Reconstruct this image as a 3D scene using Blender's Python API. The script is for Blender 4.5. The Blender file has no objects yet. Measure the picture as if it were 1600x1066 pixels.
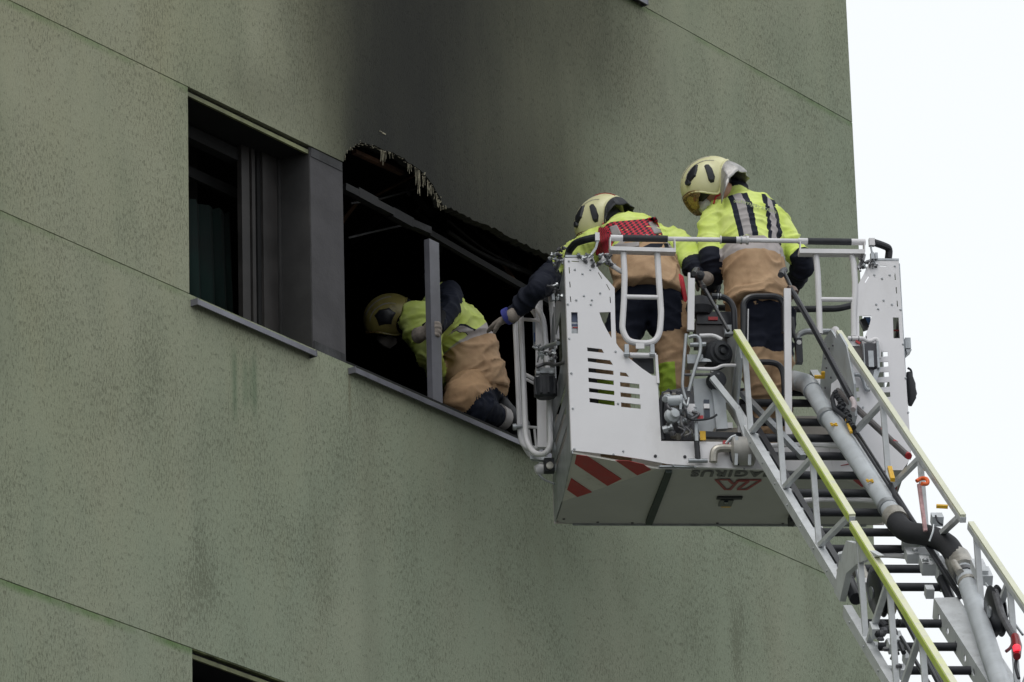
import bpy, bmesh, math, random
import numpy as np
from mathutils import Vector, Matrix, noise, geometry
from mathutils.bvhtree import BVHTree
random.seed(7)
SC = bpy.context.scene
# ------------------------------------------------------------------ camera
F, PITCH, ROLL, PHI = 8898.6, .354087, -.0287728, .608488
CAMZ = 1.6
fw = Vector((0, math.cos(PITCH), math.sin(PITCH)))
_rt = Vector((1, 0, 0)); _up = _rt.cross(fw)
RT = _rt*math.cos(ROLL) + _up*math.sin(ROLL)
UP = -_rt*math.sin(ROLL) + _up*math.cos(ROLL)
CAM = Vector((0, 0, CAMZ))
cd = bpy.data.cameras.new('camera'); cam = bpy.data.objects.new('camera', cd)
SC.collection.objects.link(cam)
cd.sensor_width = 36; cd.lens = F/1600*36; cd.clip_start = .5; cd.clip_end = 3000
m = Matrix.Identity(4)
for i, c in enumerate((RT, UP, -fw)):
    for j in range(3): m[j][i] = c[j]
m.translation = CAM
cam.matrix_world = m
SC.camera = cam
# ------------------------------------------------------------------ world, sun, exposure
W = bpy.data.worlds.new('World'); SC.world = W; W.use_nodes = True
nt = W.node_tree; nt.nodes.clear()
SUN_EL, SUN_AZ = math.radians(58), math.radians(205)
sky = nt.nodes.new('ShaderNodeTexSky'); sky.sky_type = 'NISHITA'; sky.sun_disc = False
sky.sun_elevation = SUN_EL; sky.sun_rotation = SUN_AZ
bg1 = nt.nodes.new('ShaderNodeBackground'); bg1.inputs[1].default_value = .12
nt.links.new(sky.outputs[0], bg1.inputs[0])
bg2 = nt.nodes.new('ShaderNodeBackground'); bg2.inputs[0].default_value = (.955, .985, 1.0, 1); bg2.inputs[1].default_value = 1.06
mx = nt.nodes.new('ShaderNodeMixShader'); mx.inputs[0].default_value = .93     # a closed cloud layer over the blue
nt.links.new(bg1.outputs[0], mx.inputs[1]); nt.links.new(bg2.outputs[0], mx.inputs[2])
wo = nt.nodes.new('ShaderNodeOutputWorld'); nt.links.new(mx.outputs[0], wo.inputs[0])
sl = bpy.data.lights.new('sun', 'SUN'); sl.energy = 1.0; sl.angle = math.radians(28); sl.color = (1, .97, .92)
so = bpy.data.objects.new('sun', sl); SC.collection.objects.link(so)
sd = Vector((math.sin(SUN_AZ)*math.cos(SUN_EL), math.cos(SUN_AZ)*math.cos(SUN_EL), math.sin(SUN_EL)))
so.rotation_euler = sd.to_track_quat('Z', 'Y').to_euler(); so.location = (0, 0, 40)
vs = SC.view_settings; vs.view_transform = 'Standard'; vs.look = 'None'; vs.exposure = 0; vs.gamma = 1; vs.use_curve_mapping = False

# ------------------------------------------------------------------ geometry from measurements
def ray(px, py): return fw + RT*((px-800)/F) + UP*((533-py)/F)
def at(px, py, D): return CAM + ray(px, py)*D                       # world point seen at (px, py), D metres deep
T = Vector((math.sin(PHI), math.cos(PHI), 0)); N = Vector((math.cos(PHI), -math.sin(PHI), 0))
KW = 16.6615                                                        # wall plane: N.X = -KW
def atwall(px, py, off=0):                                          # off > 0 out of the wall
    q = ray(px, py); return CAM + q*(-(KW-off)/N.dot(q))
def sz(px, py, off=0):
    X = atwall(px, py, off); return (X.dot(T), X.z)
BM = Matrix(((T.x, -N.x, 0, -KW*N.x), (T.y, -N.y, 0, -KW*N.y), (0, 0, 1, 0), (0, 0, 0, 1)))   # building: x along wall, y into it, z up
BI = BM.inverted()
# basket frame
PSI = math.radians(6)
BU = Vector((math.cos(PSI), math.sin(PSI), 0)); BV = Vector((-math.sin(PSI), math.cos(PSI), 0))
ZB = 11.25
_q = ray(893, 730); BO = CAM + _q*((ZB-CAMZ)/_q.z)
KM = Matrix(((BU.x, BV.x, 0, BO.x), (BU.y, BV.y, 0, BO.y), (0, 0, 1, BO.z), (0, 0, 0, 1)))
KI = KM.inverted()
def kb(px, py, v=0.):                                               # basket-local point on the plane at depth v
    q = ray(px, py); X = CAM + q*((v - (CAM-BO).dot(BV))/q.dot(BV)); return KI @ X
def kz(px, py, w=0.):                                               # basket-local point on the level w
    q = ray(px, py); X = CAM + q*((ZB+w-CAMZ)/q.z); return KI @ X

# ------------------------------------------------------------------ mesh helpers
class MB:
    def __init__(s): s.v = []; s.f = []; s.m = []
    def add(s, v, f, m=0):
        o = len(s.v); s.v += [tuple(a) for a in v]; s.f += [tuple(i+o for i in q) for q in f]; s.m += [m]*len(f); return s
    def box(s, c, a, b=None, d=None, m=0):
        c = Vector(c)
        if b is None: a, b, d = Vector((a[0], 0, 0)), Vector((0, a[1], 0)), Vector((0, 0, a[2]))
        a, b, d = Vector(a)/2, Vector(b)/2, Vector(d)/2
        v = [c+a*i+b*j+d*k for i in (-1, 1) for j in (-1, 1) for k in (-1, 1)]
        return s.add(v, [(0,1,3,2),(4,6,7,5),(0,4,5,1),(2,3,7,6),(0,2,6,4),(1,5,7,3)], m)
    def bar(s, p, q, w, h, up=(0,0,1), m=0):                       # rectangular bar from p to q
        p, q = Vector(p), Vector(q); d = q-p; u = Vector(up); x = d.cross(u).normalized(); y = x.cross(d).normalized()
        return s.box((p+q)/2, x*w, y*h, d, m)
    def tube(s, pts, r, n=10, m=0, closed=False):
        pts = [Vector(p) for p in pts]; k = len(pts)
        rs = r if isinstance(r, (list, tuple)) else [r]*k
        tg = []
        for i in range(k):
            a = pts[(i-1) % k] if (closed or i) else pts[0]; b = pts[(i+1) % k] if (closed or i < k-1) else pts[-1]
            tg.append((b-a).normalized())
        x = tg[0].orthogonal().normalized(); V = []
        for i in range(k):
            x = (x - tg[i]*x.dot(tg[i]))
            x = x.normalized() if x.length > 1e-6 else tg[i].orthogonal().normalized()
            y = tg[i].cross(x)
            V += [pts[i] + (x*math.cos(2*math.pi*j/n) + y*math.sin(2*math.pi*j/n))*rs[i] for j in range(n)]
        Fc = []
        for i in range(k if closed else k-1):
            for j in range(n):
                a, b = i*n+j, i*n+(j+1) % n; c, d = ((i+1) % k)*n+(j+1) % n, ((i+1) % k)*n+j
                Fc.append((a, b, c, d))
        if not closed: Fc += [tuple(range(n))[::-1], tuple((k-1)*n+j for j in range(n))]
        return s.add(V, Fc, m)
    def cyl(s, p, q, r, n=14, m=0): return s.tube([p, q], r, n, m)
    def lathe(s, c, ax, prof, n=18, m=0):                           # prof: (radius, height)
        c, ax = Vector(c), Vector(ax).normalized(); x = ax.orthogonal().normalized(); y = ax.cross(x)
        V = []; Fc = []
        for r, h in prof: V += [c+ax*h+(x*math.cos(2*math.pi*j/n)+y*math.sin(2*math.pi*j/n))*max(r, 1e-4) for j in range(n)]
        for i in range(len(prof)-1):
            for j in range(n): Fc.append((i*n+j, i*n+(j+1) % n, (i+1)*n+(j+1) % n, (i+1)*n+j))
        Fc += [tuple(range(n))[::-1], tuple((len(prof)-1)*n+j for j in range(n))]
        return s.add(V, Fc, m)
    def prism(s, outer, holes, o, ax, ay, az, m=0, mside=None):     # polygon with holes, extruded along az
        o, ax, ay, az = map(Vector, (o, ax, ay, az)); loops = [outer]+list(holes)
        tri = geometry.tessellate_polygon([[Vector((p[0], p[1], 0)) for p in l] for l in loops])
        P = [p for l in loops for p in l]; n = len(P)
        V = [o+ax*p[0]+ay*p[1] for p in P]; V += [v+az for v in V]
        F_ = [tuple(t) for t in tri] + [tuple(i+n for i in t[::-1]) for t in tri]
        s.add(V, F_, m)
        b = 0; S = []
        for l in loops:
            k = len(l); S += [(b+i, b+(i+1) % k, n+b+(i+1) % k, n+b+i) for i in range(k)]; b += k
        return s.add(V, S, m if mside is None else mside)
    def build(s, name, mats, parent=None, smooth=True, ang=35):
        me = bpy.data.meshes.new(name); me.from_pydata(s.v, [], s.f)
        for q in (mats if isinstance(mats, (list, tuple)) else [mats]): me.materials.append(q)
        me.polygons.foreach_set('material_index', s.m)
        bm = bmesh.new(); bm.from_mesh(me); bmesh.ops.recalc_face_normals(bm, faces=bm.faces[:]); bm.to_mesh(me); bm.free()
        if smooth:
            me.shade_smooth(); me.set_sharp_from_angle(angle=math.radians(ang))
        me.update(); o = bpy.data.objects.new(name, me); SC.collection.objects.link(o)
        if parent is not None: o.parent = parent
        return o
def empty(name, mat=None):
    o = bpy.data.objects.new(name, None); SC.collection.objects.link(o); o.empty_display_size = .2
    if mat is not None: o.matrix_world = mat
    return o
def tag(o, label=None, cat=None, group=None, kind=None):
    for k, v in (('label', label), ('category', cat), ('group', group), ('kind', kind)):
        if v: o[k] = v
    return o
def arc(pts, r=.04, n=5, closed=False):                             # round the corners of a polyline
    pts = [Vector(p) for p in pts]; out = []; k = len(pts)
    for i in range(k):
        if not closed and i in (0, k-1): out.append(pts[i]); continue
        a, b, c = pts[i-1], pts[i], pts[(i+1) % k]
        ra = min(r, (a-b).length*.48); rc = min(r, (c-b).length*.48)
        p, q = b+(a-b).normalized()*ra, b+(c-b).normalized()*rc
        for j in range(n+1):
            t = j/n; out.append(p*(1-t)**2 + b*2*t*(1-t) + q*t*t)
    return out
def spline(pts, n=6):
    pts = [Vector(p) for p in pts]; P = [pts[0]*2-pts[1]]+pts+[pts[-1]*2-pts[-2]]; out = []
    for i in range(1, len(P)-2):
        for j in range(n):
            t = j/n; a, b, c, d = P[i-1], P[i], P[i+1], P[i+2]
            out.append(.5*((2*b)+(c-a)*t+(2*a-5*b+4*c-d)*t*t+(3*b-a-3*c+d)*t**3))
    return out+[pts[-1]]

# ------------------------------------------------------------------ material helpers
class X:                                                            # a socket one can do arithmetic with
    def __init__(s, nt, k): s.nt, s.k = nt, k
    def op(s, o, *a, clamp=False):
        n = s.nt.nodes.new('ShaderNodeMath'); n.operation = o; n.use_clamp = clamp
        for i, q in enumerate((s,)+a):
            if isinstance(q, X): s.nt.links.new(q.k, n.inputs[i])
            else: n.inputs[i].default_value = q
        return X(s.nt, n.outputs[0])
    def __add__(s, o): return s.op('ADD', o)
    __radd__ = __add__
    def __sub__(s, o): return s.op('SUBTRACT', o)
    def __mul__(s, o): return s.op('MULTIPLY', o)
    __rmul__ = __mul__
    def __rsub__(s, o): return s*-1.+o
    def __truediv__(s, o): return s.op('DIVIDE', o)
    def gt(s, o): return s.op('GREATER_THAN', o)
    def lt(s, o): return s.op('LESS_THAN', o)
    def abs(s): return s.op('ABSOLUTE')
    def clamp(s): return s.op('ADD', 0, clamp=True)
    def step(s, a, b):                                              # smooth ramp 0..1 between a and b
        n = s.nt.nodes.new('ShaderNodeMapRange'); n.interpolation_type = 'SMOOTHSTEP'
        s.nt.links.new(s.k, n.inputs[0]); n.inputs[1].default_value = a; n.inputs[2].default_value = b; return X(s.nt, n.outputs[0])
class Mat:
    def __init__(s, name, rough=.6, metal=0., spec=.5):
        s.m = bpy.data.materials.new(name); s.m.use_nodes = True; s.nt = s.m.node_tree; s.b = s.nt.nodes['Principled BSDF']
        s.b.inputs['Roughness'].default_value = rough; s.b.inputs['Metallic'].default_value = metal
        s.b.inputs['Specular IOR Level'].default_value = spec
        s._co = None
    def co(s, which='Object'):
        if s._co is None: s._co = s.nt.nodes.new('ShaderNodeTexCoord')
        return s._co.outputs[which]
    def xyz(s, sock=None):
        n = s.nt.nodes.new('ShaderNodeSeparateXYZ'); s.nt.links.new(sock or s.co(), n.inputs[0])
        return [X(s.nt, n.outputs[i]) for i in range(3)]
    def attr(s, name):
        n = s.nt.nodes.new('ShaderNodeAttribute'); n.attribute_name = name; return s.xyz(n.outputs['Vector'])
    def noise(s, scale=(1,1,1), detail=3, rough=.55, sc=1., off=(0,0,0), co=None):
        mp = s.nt.nodes.new('ShaderNodeMapping'); s.nt.links.new(co or s.co(), mp.inputs[0]); mp.inputs['Scale'].default_value = scale; mp.inputs['Location'].default_value = off
        n = s.nt.nodes.new('ShaderNodeTexNoise'); s.nt.links.new(mp.outputs[0], n.inputs[0]); n.inputs['Scale'].default_value = sc
        n.inputs['Detail'].default_value = detail; n.inputs['Roughness'].default_value = rough
        return X(s.nt, n.outputs[0])
    def rgb(s, c):
        n = s.nt.nodes.new('ShaderNodeRGB'); n.outputs[0].default_value = (*c, 1); return n.outputs[0]
    def mix(s, a, b, f):                                            # colours: tuples or sockets
        n = s.nt.nodes.new('ShaderNodeMix'); n.data_type = 'RGBA'
        for i, q in ((6, a), (7, b)):
            if isinstance(q, tuple): n.inputs[i].default_value = (*q, 1)
            else: s.nt.links.new(q, n.inputs[i])
        if isinstance(f, X): s.nt.links.new(f.k, n.inputs[0])
        else: n.inputs[0].default_value = f
        return n.outputs[2]
    def color(s, c):
        if isinstance(c, tuple): s.b.inputs['Base Color'].default_value = (*c, 1)
        else: s.nt.links.new(c, s.b.inputs['Base Color'])
        return s
    def bump(s, h, strength=.3, dist=.004):
        n = s.nt.nodes.new('ShaderNodeBump'); n.inputs['Strength'].default_value = strength; n.inputs['Distance'].default_value = dist
        s.nt.links.new(h.k, n.inputs['Height']); s.nt.links.new(n.outputs[0], s.b.inputs['Normal']); return s
    def rough(s, x): s.nt.links.new(x.k, s.b.inputs['Roughness']); return s
def simple(name, c, rough=.5, metal=0., var=.12, sc=9., dirt=None, spec=.5, bump=0., amt=.5):
    M = Mat(name, rough, metal, spec); n = M.noise(sc=sc, detail=5, rough=.6)
    col = M.mix(tuple(x*(1-var) for x in c), tuple(min(1, x*(1+var)) for x in c), n.step(.3, .7))
    if dirt:
        d = M.noise((1, 1, .35), 6, .68, sc*1.7, (3, 1, 7)).step(.52, .74)
        col = M.mix(col, dirt, d*amt)
    M.color(col); M.rough(n*.22+(rough-.1))
    if bump: M.bump(M.noise(sc=sc*14, detail=3), bump, .002)
    return M.m
def S(r, g, b):                                                     # sRGB 0-255 to linear
    return tuple(((c/255)/12.92 if c/255 <= .04045 else ((c/255+.055)/1.055)**2.4) for c in (r, g, b))

white = simple('white_paint', (.71, .70, .72), .42, 0, .06, 5, (.36, .34, .31), amt=.28)
panelwhite = simple('white_panel_paint', (.75, .74, .765), .38, 0, .035, 2.2, (.46, .44, .41), amt=.22)
greymetal = simple('galvanised_steel', (.38, .40, .42), .38, .6, .18, 14, (.16, .15, .14), amt=.4)
darkmetal = simple('dark_grime_metal', (.10, .10, .11), .45, .3, .3, 30, (.26, .24, .2), amt=.4)
aluminium = simple('aluminium_ladder', (.60, .62, .64), .42, .08, .10, 10, (.25, .24, .23), amt=.38)
pipegrey = simple('pale_grey_pipe_paint', (.47, .50, .53), .36, 0, .1, 6, (.27, .26, .25), amt=.35)
black = simple('black_rubber', (.020, .022, .028), .62, 0, .3, 20, (.06, .06, .06), amt=.3)
blackgloss = simple('black_coated_steel', (.018, .019, .024), .3, 0, .2, 16)
under = simple('underside_paint', (.50, .495, .475), .5, 0, .05, 3, (.4, .38, .33), amt=.25)
redm = simple('red_foil', (.42, .03, .035), .45, 0, .12, 12, (.3, .12, .1), amt=.3)
redplastic = simple('red_webbing', (.5, .015, .03), .6, 0, .15, 30)
yellowm = simple('yellow_plastic', (.72, .42, .02), .45, 0, .1, 12, (.3, .2, .05))
orange = simple('orange_strap', (.75, .13, .03), .5)
frame_m = simple('anodised_window_frame', (.14, .14, .16), .5, .15, .15, 6, (.06, .055, .05), amt=.35, bump=.1)
sill_m = simple('aluminium_sill', (.19, .19, .22), .42, .5, .15, 8, (.1, .09, .09), amt=.35)
char = simple('charred_black', (.006, .006, .0065), .9, 0, .5, 5, (.02, .018, .016), amt=.4, bump=.4)
chargrey = simple('sooty_metal', (.040, .040, .042), .75, 0, .8, 5, (.008, .008, .008), amt=.95, bump=.4)
rust = simple('heat_browned_strip', (.10, .05, .03), .8, 0, .5, 9, (.03, .02, .015), amt=.6)
curtain_m = simple('dark_green_curtain', (.001, .011, .009), .9, 0, .4, 4)
fibre_m = simple('pale_render_mesh', (.36, .33, .24), .9, 0, .4, 25, (.06, .05, .04), amt=.6)
glass_d = simple('dark_device_glass', (.02, .03, .05), .1)
blue_m = simple('blue_label', (.03, .09, .28), .4)
brass = simple('dull_hose_coupling', (.42, .40, .36), .4, .5, .2, 22, (.2, .16, .1))
# handrail: lime foil on grey; cream is its top with sunlight painted in
M = Mat('lime_handrail_paint', .42); n1 = M.noise(sc=7, detail=6, rough=.65); n2 = M.noise((1,1,1), 5, .7, 22, (3,3,3))
lime = M.color(M.mix(M.mix((.48, .62, .07), (.58, .68, .17), n1.step(.35, .65)), (.60, .60, .47), n2.step(.55, .72)*.6)).m
M = Mat('sunlit_lime_handrail_paint', .42); n1 = M.noise(sc=5, detail=6, rough=.65); n2 = M.noise((1,1,1), 5, .7, 20, (3,3,3))
cream = M.color(M.mix(M.mix((.66, .69, .34), (.70, .70, .52), n1.step(.3, .6)), (.58, .585, .52), n2.step(.5, .7)*.7)).m
cream2 = simple('pale_handrail_paint', (.66, .67, .52), .42, 0, .05, 5, (.50, .52, .47))
M = Mat('orange_signal_red', .4); 
lampred = M.color((.6, .01, .01)).m; M.b.inputs['Emission Color'].default_value = (1, .04, .07, 1); M.b.inputs['Emission Strength'].default_value = 1.6

# ------------------------------------------------------------------ ground
M = Mat('asphalt_ground', .9); n = M.noise(sc=.35, detail=8, rough=.7); g = M.noise(sc=60, detail=2)
M.color(M.mix((.045, .047, .046), (.075, .075, .07), n.step(.3, .7)*.7+g*.3)).bump(g, .4, .01)
b = MB(); b.add([(-1500, -1500, 0), (1500, -1500, 0), (1500, 1500, 0), (-1500, 1500, 0)], [(0, 1, 2, 3)])
tag(b.build('ground', M.m), kind='structure')
# ------------------------------------------------------------------ building
LV = [0.02, 3.95, 6.95, 9.954, 11.823, 12.954, 14.858, 18.0]
zC, zB, zA, zD = 9.954, 11.823, 12.954, 14.858
S0, S1, SW0, SP0, SP1, SW1 = 8.0, 27.618, 21.084, 22.123, 22.405, 24.66
def wall_material():
    M = Mat('scraped_green_render', .92, 0, .25)
    s, y, z = M.xyz()
    big = M.noise((1, 1, .55), 5, .6, .8)
    mid = M.noise((1, 1, .35), 5, .62, 3.2, (5, 2, 1))
    fine = M.noise((105, 20, 30), 4, .68, 1.)            # scraped vertical grain
    fine2 = M.noise((190, 20, 62), 3, .65, 1., (7, 3, 9))
    rain = M.noise((5.5, 1, .22), 4, .65, 1., (2, 2, 2))
    # olive upper left, cooler green low and right
    tone = (s*.16 - z*.22 + (16*.16*-1) + 2.35 + mid*.9 - .45).clamp()
    col = M.mix((.345, .34, .222), (.30, .34, .25), tone)
    col = M.mix(col, (.37, .375, .28), big.step(.42, .72)*.6)
    col = M.mix(col, (.215, .23, .155), mid.step(.48, .75)*.32)
    col = M.mix(col, (.17, .19, .12), rain.step(.58, .8)*.16)
    def ga(px, py, wx, wz, k=1., p=1):
        a, c = sz(px, py)
        d = ((s-a)/wx); e = ((z-c)/wz)
        return (d*d + e*e).op('MULTIPLY', -1).op('EXPONENT')*k
    # dark flecks
    patch = M.noise((1, 1, .6), 4, .65, 2.2, (9, 9, 9))
    fl = (fine + patch*.26 + ga(312, 905, .16, .28, .10) + ga(1150, 1010, .055, .22, .15)+ ga(1158, 960, .03, .12, .08)).step(.655, .79)
    fl2 = (fine2 + patch*.2).step(.60, .74)
    col = M.mix(col, (.10, .10, .062), fl*.44)
    col = M.mix(col, (.13, .135, .09), fl2*.36)
    # green growth under the joints
    for lv, k in ((zA, .5), (zB, .35), (zC, 1.), (zD, .55)):
        gm = M.noise((2.2, 1, 1), 3, .6, 1., (lv, 0, 3)).step(.36, .60)
        band = (z-lv+.0).step(-.055, -.012)*((z-lv).lt(.0))
        col = M.mix(col, (.10, .20, .05), band*gm*(.80*k))
    # wet green runs below the first sill
    for px, w, l, k in ((366, .022, .42, .36), (383, .028, .30, .26), (397, .024, .36, .34), (391, .014, .22, .2)):
        a, c = sz(px, 500+px*.1); a2, c2 = sz(px, 600)
        dd = ((s-a2+ (mid-.5)*.03)/w)
        col = M.mix(col, (.06, .13, .07), ((dd*dd).op('MULTIPLY', -1).op('EXPONENT'))*((z-c2).abs()/l*1.6).step(1, .3)*k*1.3)
    # rust dirt run below the post joint
    a, c = sz(546, 600); dd = (s-a+(mid-.5)*.01)/.012
    col = M.mix(col, (.14, .11, .06), ((dd*dd).op('MULTIPLY', -1).op('EXPONENT'))*z.step(11.35, 11.7)*z.lt(11.8)*.45)
    a, c = sz(576, 840); dd = (s-a+(mid-.5)*.10)/.09
    col = M.mix(col, (.17, .18, .13), ((dd*dd).op('MULTIPLY', -1).op('EXPONENT'))*z.lt(11.75)*.22)
    # soot plume
    wob = (M.noise((1, 1, .45), 4, .6, 1.9, (4, 4, 4))-.5)
    zz = (z - 13.0).op('MAXIMUM', 0)
    def side_g(cx, wl_, wr_):                                       # bell with different widths left and right
        dl = (s-cx)
        wdt = dl.gt(0)*(wr_-wl_)+wl_ if not isinstance(wr_, X) else dl.gt(0)*(wr_-wl_)+wl_
        q = dl/wdt; return (q*q*-1.0).op('EXPONENT')
    strk = M.noise((7, 1, .35), 4, .65, 1., (1, 8, 5))
    core = side_g(zz*.14+22.84+wob*.10, zz*.18+.31, zz*.22+.52)
    halo = side_g(zz*.12+22.98+wob*.25, zz*.26+.62, zz*.16+1.15)
    edge = ((z-12.95).op('MAXIMUM', 0)/.42).op('MULTIPLY', -1).op('EXPONENT')*(s.step(22.35, 22.6))*(s.step(25.3, 24.1))
    up = z.gt(12.4)
    soot = (core*.60 + halo*.50 + edge*.55 + ga(500, 60, .42, .8, .10) + ga(400, 150, .34, .20, .10) + ga(940, 70, .6, .5, .14) + ga(850, 330, .55, .5, .15))*up
    soot = soot*(mid*.55+.52+strk*.42)
    col = M.mix(col, (.150, .142, .085), soot.step(.02, .35)*.5)
    col = M.mix(col, (.021, .0215, .020), 1.0-(soot*-2.55).op('EXPONENT'))
    M.color(col)
    h = fine*1.0 + fine2*.5 - fl*1.3 + mid*.3
    M.bump(h, .55, .006)
    return M.m
wallm = wall_material()
groove_m = simple('dirty_joint', (.15, .17, .08), .95, 0, .5, 9, (.03, .03, .02), amt=.6)
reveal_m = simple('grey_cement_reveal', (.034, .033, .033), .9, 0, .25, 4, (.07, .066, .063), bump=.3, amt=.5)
pillar_m = simple('grey_render_pillar', (.074, .071, .075), .95, 0, .16, 5, (.08, .078, .078), bump=.6, amt=.4)
headstrip = simple('olive_head_strip', (.17, .18, .085), .6, 0, .4, 6, (.05, .05, .03))

bld = tag(empty('apartment_building', BM), 'tall olive green rendered building with a burnt window and soot plume', 'building')
OX, OZ, OY = (1, 0, 0), (0, 0, 1), (0, 1, 0)
def wallpiece(poly, th=.2, name='wall_panel', mat=None, y0=0.):
    b = MB(); b.prism(poly, [], (0, y0, 0), OX, OZ, (0, th, 0)); return b.build(name, mat or wallm, bld, smooth=False)
def rect(a, b, c, d): return [(a, c), (b, c), (b, d), (a, d)]
G = .005
# upper windows' left/right limit in the D band
su, _ = sz(1013, 10); su_r = su-.02
# full-width bands; an opening is the gap between two wall pieces
wallpiece(rect(S0, S1, 0, LV[1]-G)); wallpiece(rect(S0, S1, LV[1], LV[2]-G))
wallpiece(rect(S0, SW0, LV[2], zC-G)); wallpiece(rect(SP1-.28, S1, LV[2], zC-G)); wallpiece(rect(SW0, SP1-.28, LV[2], 8.81))
wallpiece(rect(S0, S1, zC, zB-G))                                   # band under the burnt windows
wallpiece(rect(S0, SW0, zB, zA-G)); wallpiece(rect(SW1, S1, zB, zA-G))
wallpiece(rect(S0, su_r-1.04, zD, zD+1.13)); wallpiece(rect(su_r, S1, zD, zD+1.13)); wallpiece(rect(S0, S1, zD+1.13+G, 19.5))
# band above the burnt windows, with the ragged hole
hp = [(537,250),(539,241),(546,232),(553,227),(560,223.5),(572,222.5),(585,227.5),(600,233),(615,238.5),(628,246),(640,254),(652,262.5),(662,270),(672,283),(680,296),(687,308),(692,321),
      (705,325),(722,335),(742,344),(772,356),(800,371),(830,386),(850,394),(866,404),(885,415)]
hpts = [sz(*p) for p in hp]
rag = []
for i in range(len(hpts)-1):
    a, b_ = Vector(hpts[i]), Vector(hpts[i+1]); k = max(2, int((b_-a).length/.022)); nrm = Vector((-(b_-a).y, (b_-a).x)).normalized()
    for j in range(k):
        t = j/k; p = a.lerp(b_, t); rag.append((p.x+nrm.x*0, p.y)) if (i == 0 and j == 0) else rag.append((p.x+nrm.x*random.uniform(-.006, .006), p.y+nrm.y*random.uniform(-.009, .006)))
rag = [(x, max(z, zA-.03)) for x, z in rag if x < SW1-.02]
rag[0] = (SP1, zA)
poly = [(S0, zA)] + rag + [(SW1, zA-.012), (S1, zA), (S1, zD-G), (S0, zD-G)]
wallpiece(poly, .055)
# structural lintel behind the thin render skin, charred where it shows
wallpiece(rect(S0, SP1+.02, zA+.002, zD-G), .14, 'lintel', char, .056)
wallpiece(rect(SP1+.02, SW1, zA+.36, zD-G), .14, 'lintel', char, .056)
wallpiece(rect(SW1, S1, zA+.002, zD-G), .14, 'lintel', char, .056)
# recessed joints
for lv, a, b_ in ((LV[1], S0, S1), (LV[2], S0, S1), (zC, S0, S1), (zB, S0, SW0), (zB, SW1, S1), (zA, S0, SW0), (zA, SW1, S1), (zD, S0, S1), (zD+1.13+G, S0, S1)):
    wallpiece(rect(a, b_, lv-G-.001, lv+.001), .1, 'wall_joint', groove_m, .005)
# body of the building
b = MB()
b.box(((S0+S1)/2, 10.1, 19.75), (S1-S0+.2, 20.4, .5)); b.box((S1-.101, 10.2, 9.75), (.2, 20, 19.49)); b.box((S0+.101, 10.2, 9.75), (.2, 20, 19.49)); b.box(((S0+S1)/2, 20.2, 9.75), (S1-S0-.41, .2, 19.49))
b.build('rear_and_side_wall', wallm, bld, smooth=False)
b = MB()
for z in (zB-.9, zA+.75, zC-1.9, zD+1.6): b.box(((S0+S1)/2, 4.2, z), (S1-S0-.42, 7.9, .24))
b.box((19.2, 4.2, 12.3), (.15, 7.9, 2.6)); b.box((26.2, 4.2, 12.3), (.15, 7.9, 2.6)); b.box((22.5, 4.4, 12.3), (6.8, .15, 2.6)); b.box((22.24, 2.6, 12.3), (.12, 3.4, 2.6))
b.build('room_interior', char, bld, smooth=False)
# grey pillar between the openings, set 2 cm back, with its reveal
b = MB(); b.prism(rect(SP0, SP1, zB-.03, zA-.004), [], (0, .008, 0), OX, OZ, (0, .24, 0)); b.build('pillar', pillar_m, bld, smooth=False)
b = MB(); b.box((SP1-.006, .09, (zB+zA)/2), (.022, .14, zA-zB-.03)); b.build('pillar_edge', chargrey, bld, smooth=False)
for z, w in ((zA-.03, .004), (zB+.02, .005)): b = MB(); b.box(((SP0+SP1)/2, .006, z), (SP1-SP0-.01, w, .05)); b.build('pillar_trim', chargrey, bld, smooth=False)
# ---- first window: reveal, frames, head strip, curtain
def window(name, a, c, lo, hi, first=False):
    w = empty(name); w.parent = bld
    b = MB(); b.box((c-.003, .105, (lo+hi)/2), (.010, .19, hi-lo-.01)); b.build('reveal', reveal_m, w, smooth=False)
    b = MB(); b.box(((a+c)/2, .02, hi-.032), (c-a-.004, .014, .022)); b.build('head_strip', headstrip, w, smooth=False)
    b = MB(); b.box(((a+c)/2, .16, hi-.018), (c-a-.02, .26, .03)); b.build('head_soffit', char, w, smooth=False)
    return w
w1 = window('window', SW0, SP0, zB, zA, True)
def vframe(s0, s1_, y0, y1, z0, z1, mat, par, name='frame_post'):
    b = MB(); b.box(((s0+s1_)/2, (y0+y1)/2, (z0+z1)/2), (s1_-s0, y1-y0, z1-z0)); return b.build(name, mat, par, smooth=False)
brownfr = simple('smoked_brown_frame', (.030, .027, .026), .55, 0, .3, 6, (.02, .02, .02), amt=.5)
# frames stand .2-.3 m inside, seen against the right reveal
def fx(px, y): return sz(px, 400, -y)[0]
for x0, x1, y0, mt in ((437, 440.5, .195, reveal_m), (412, 434, .20, brownfr), (403, 409, .215, char), (395, 400, .21, brownfr), (379, 391, .22, brownfr), (391.5, 394, .235, char)):  # char strips stand in for the dark gaps between posts
    vframe(fx(x0, y0), fx(x1, y0), y0, y0+.03, zB+.03, zA-.03, mt, w1)
vframe(SW0+.02, SP0-.3, .30, .34, zB+.01, zB+.05, char, w1, 'frame_bottom_rail')
vframe(SW0+.02, SP0-.02, .24, .30, zA-.12, zA-.05, char, w1, 'frame_top_rail')
vframe(SW0+.02, SP0-.05, .42, .44, zA-.22, zA-.16, char, w1, 'blind_rail')
b = MB(); V = []; nn = 60
for i in range(nn+1):
    s_ = SW0-.3+1.2*i/nn; yy = .42+.03*math.sin(i*1.1)+.015*math.sin(i*2.7)
    V += [(s_, yy, zB-.2), (s_+.02*math.sin(i), yy+.03, zA-.18-.16*math.sin(i/nn*2.2))]
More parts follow.
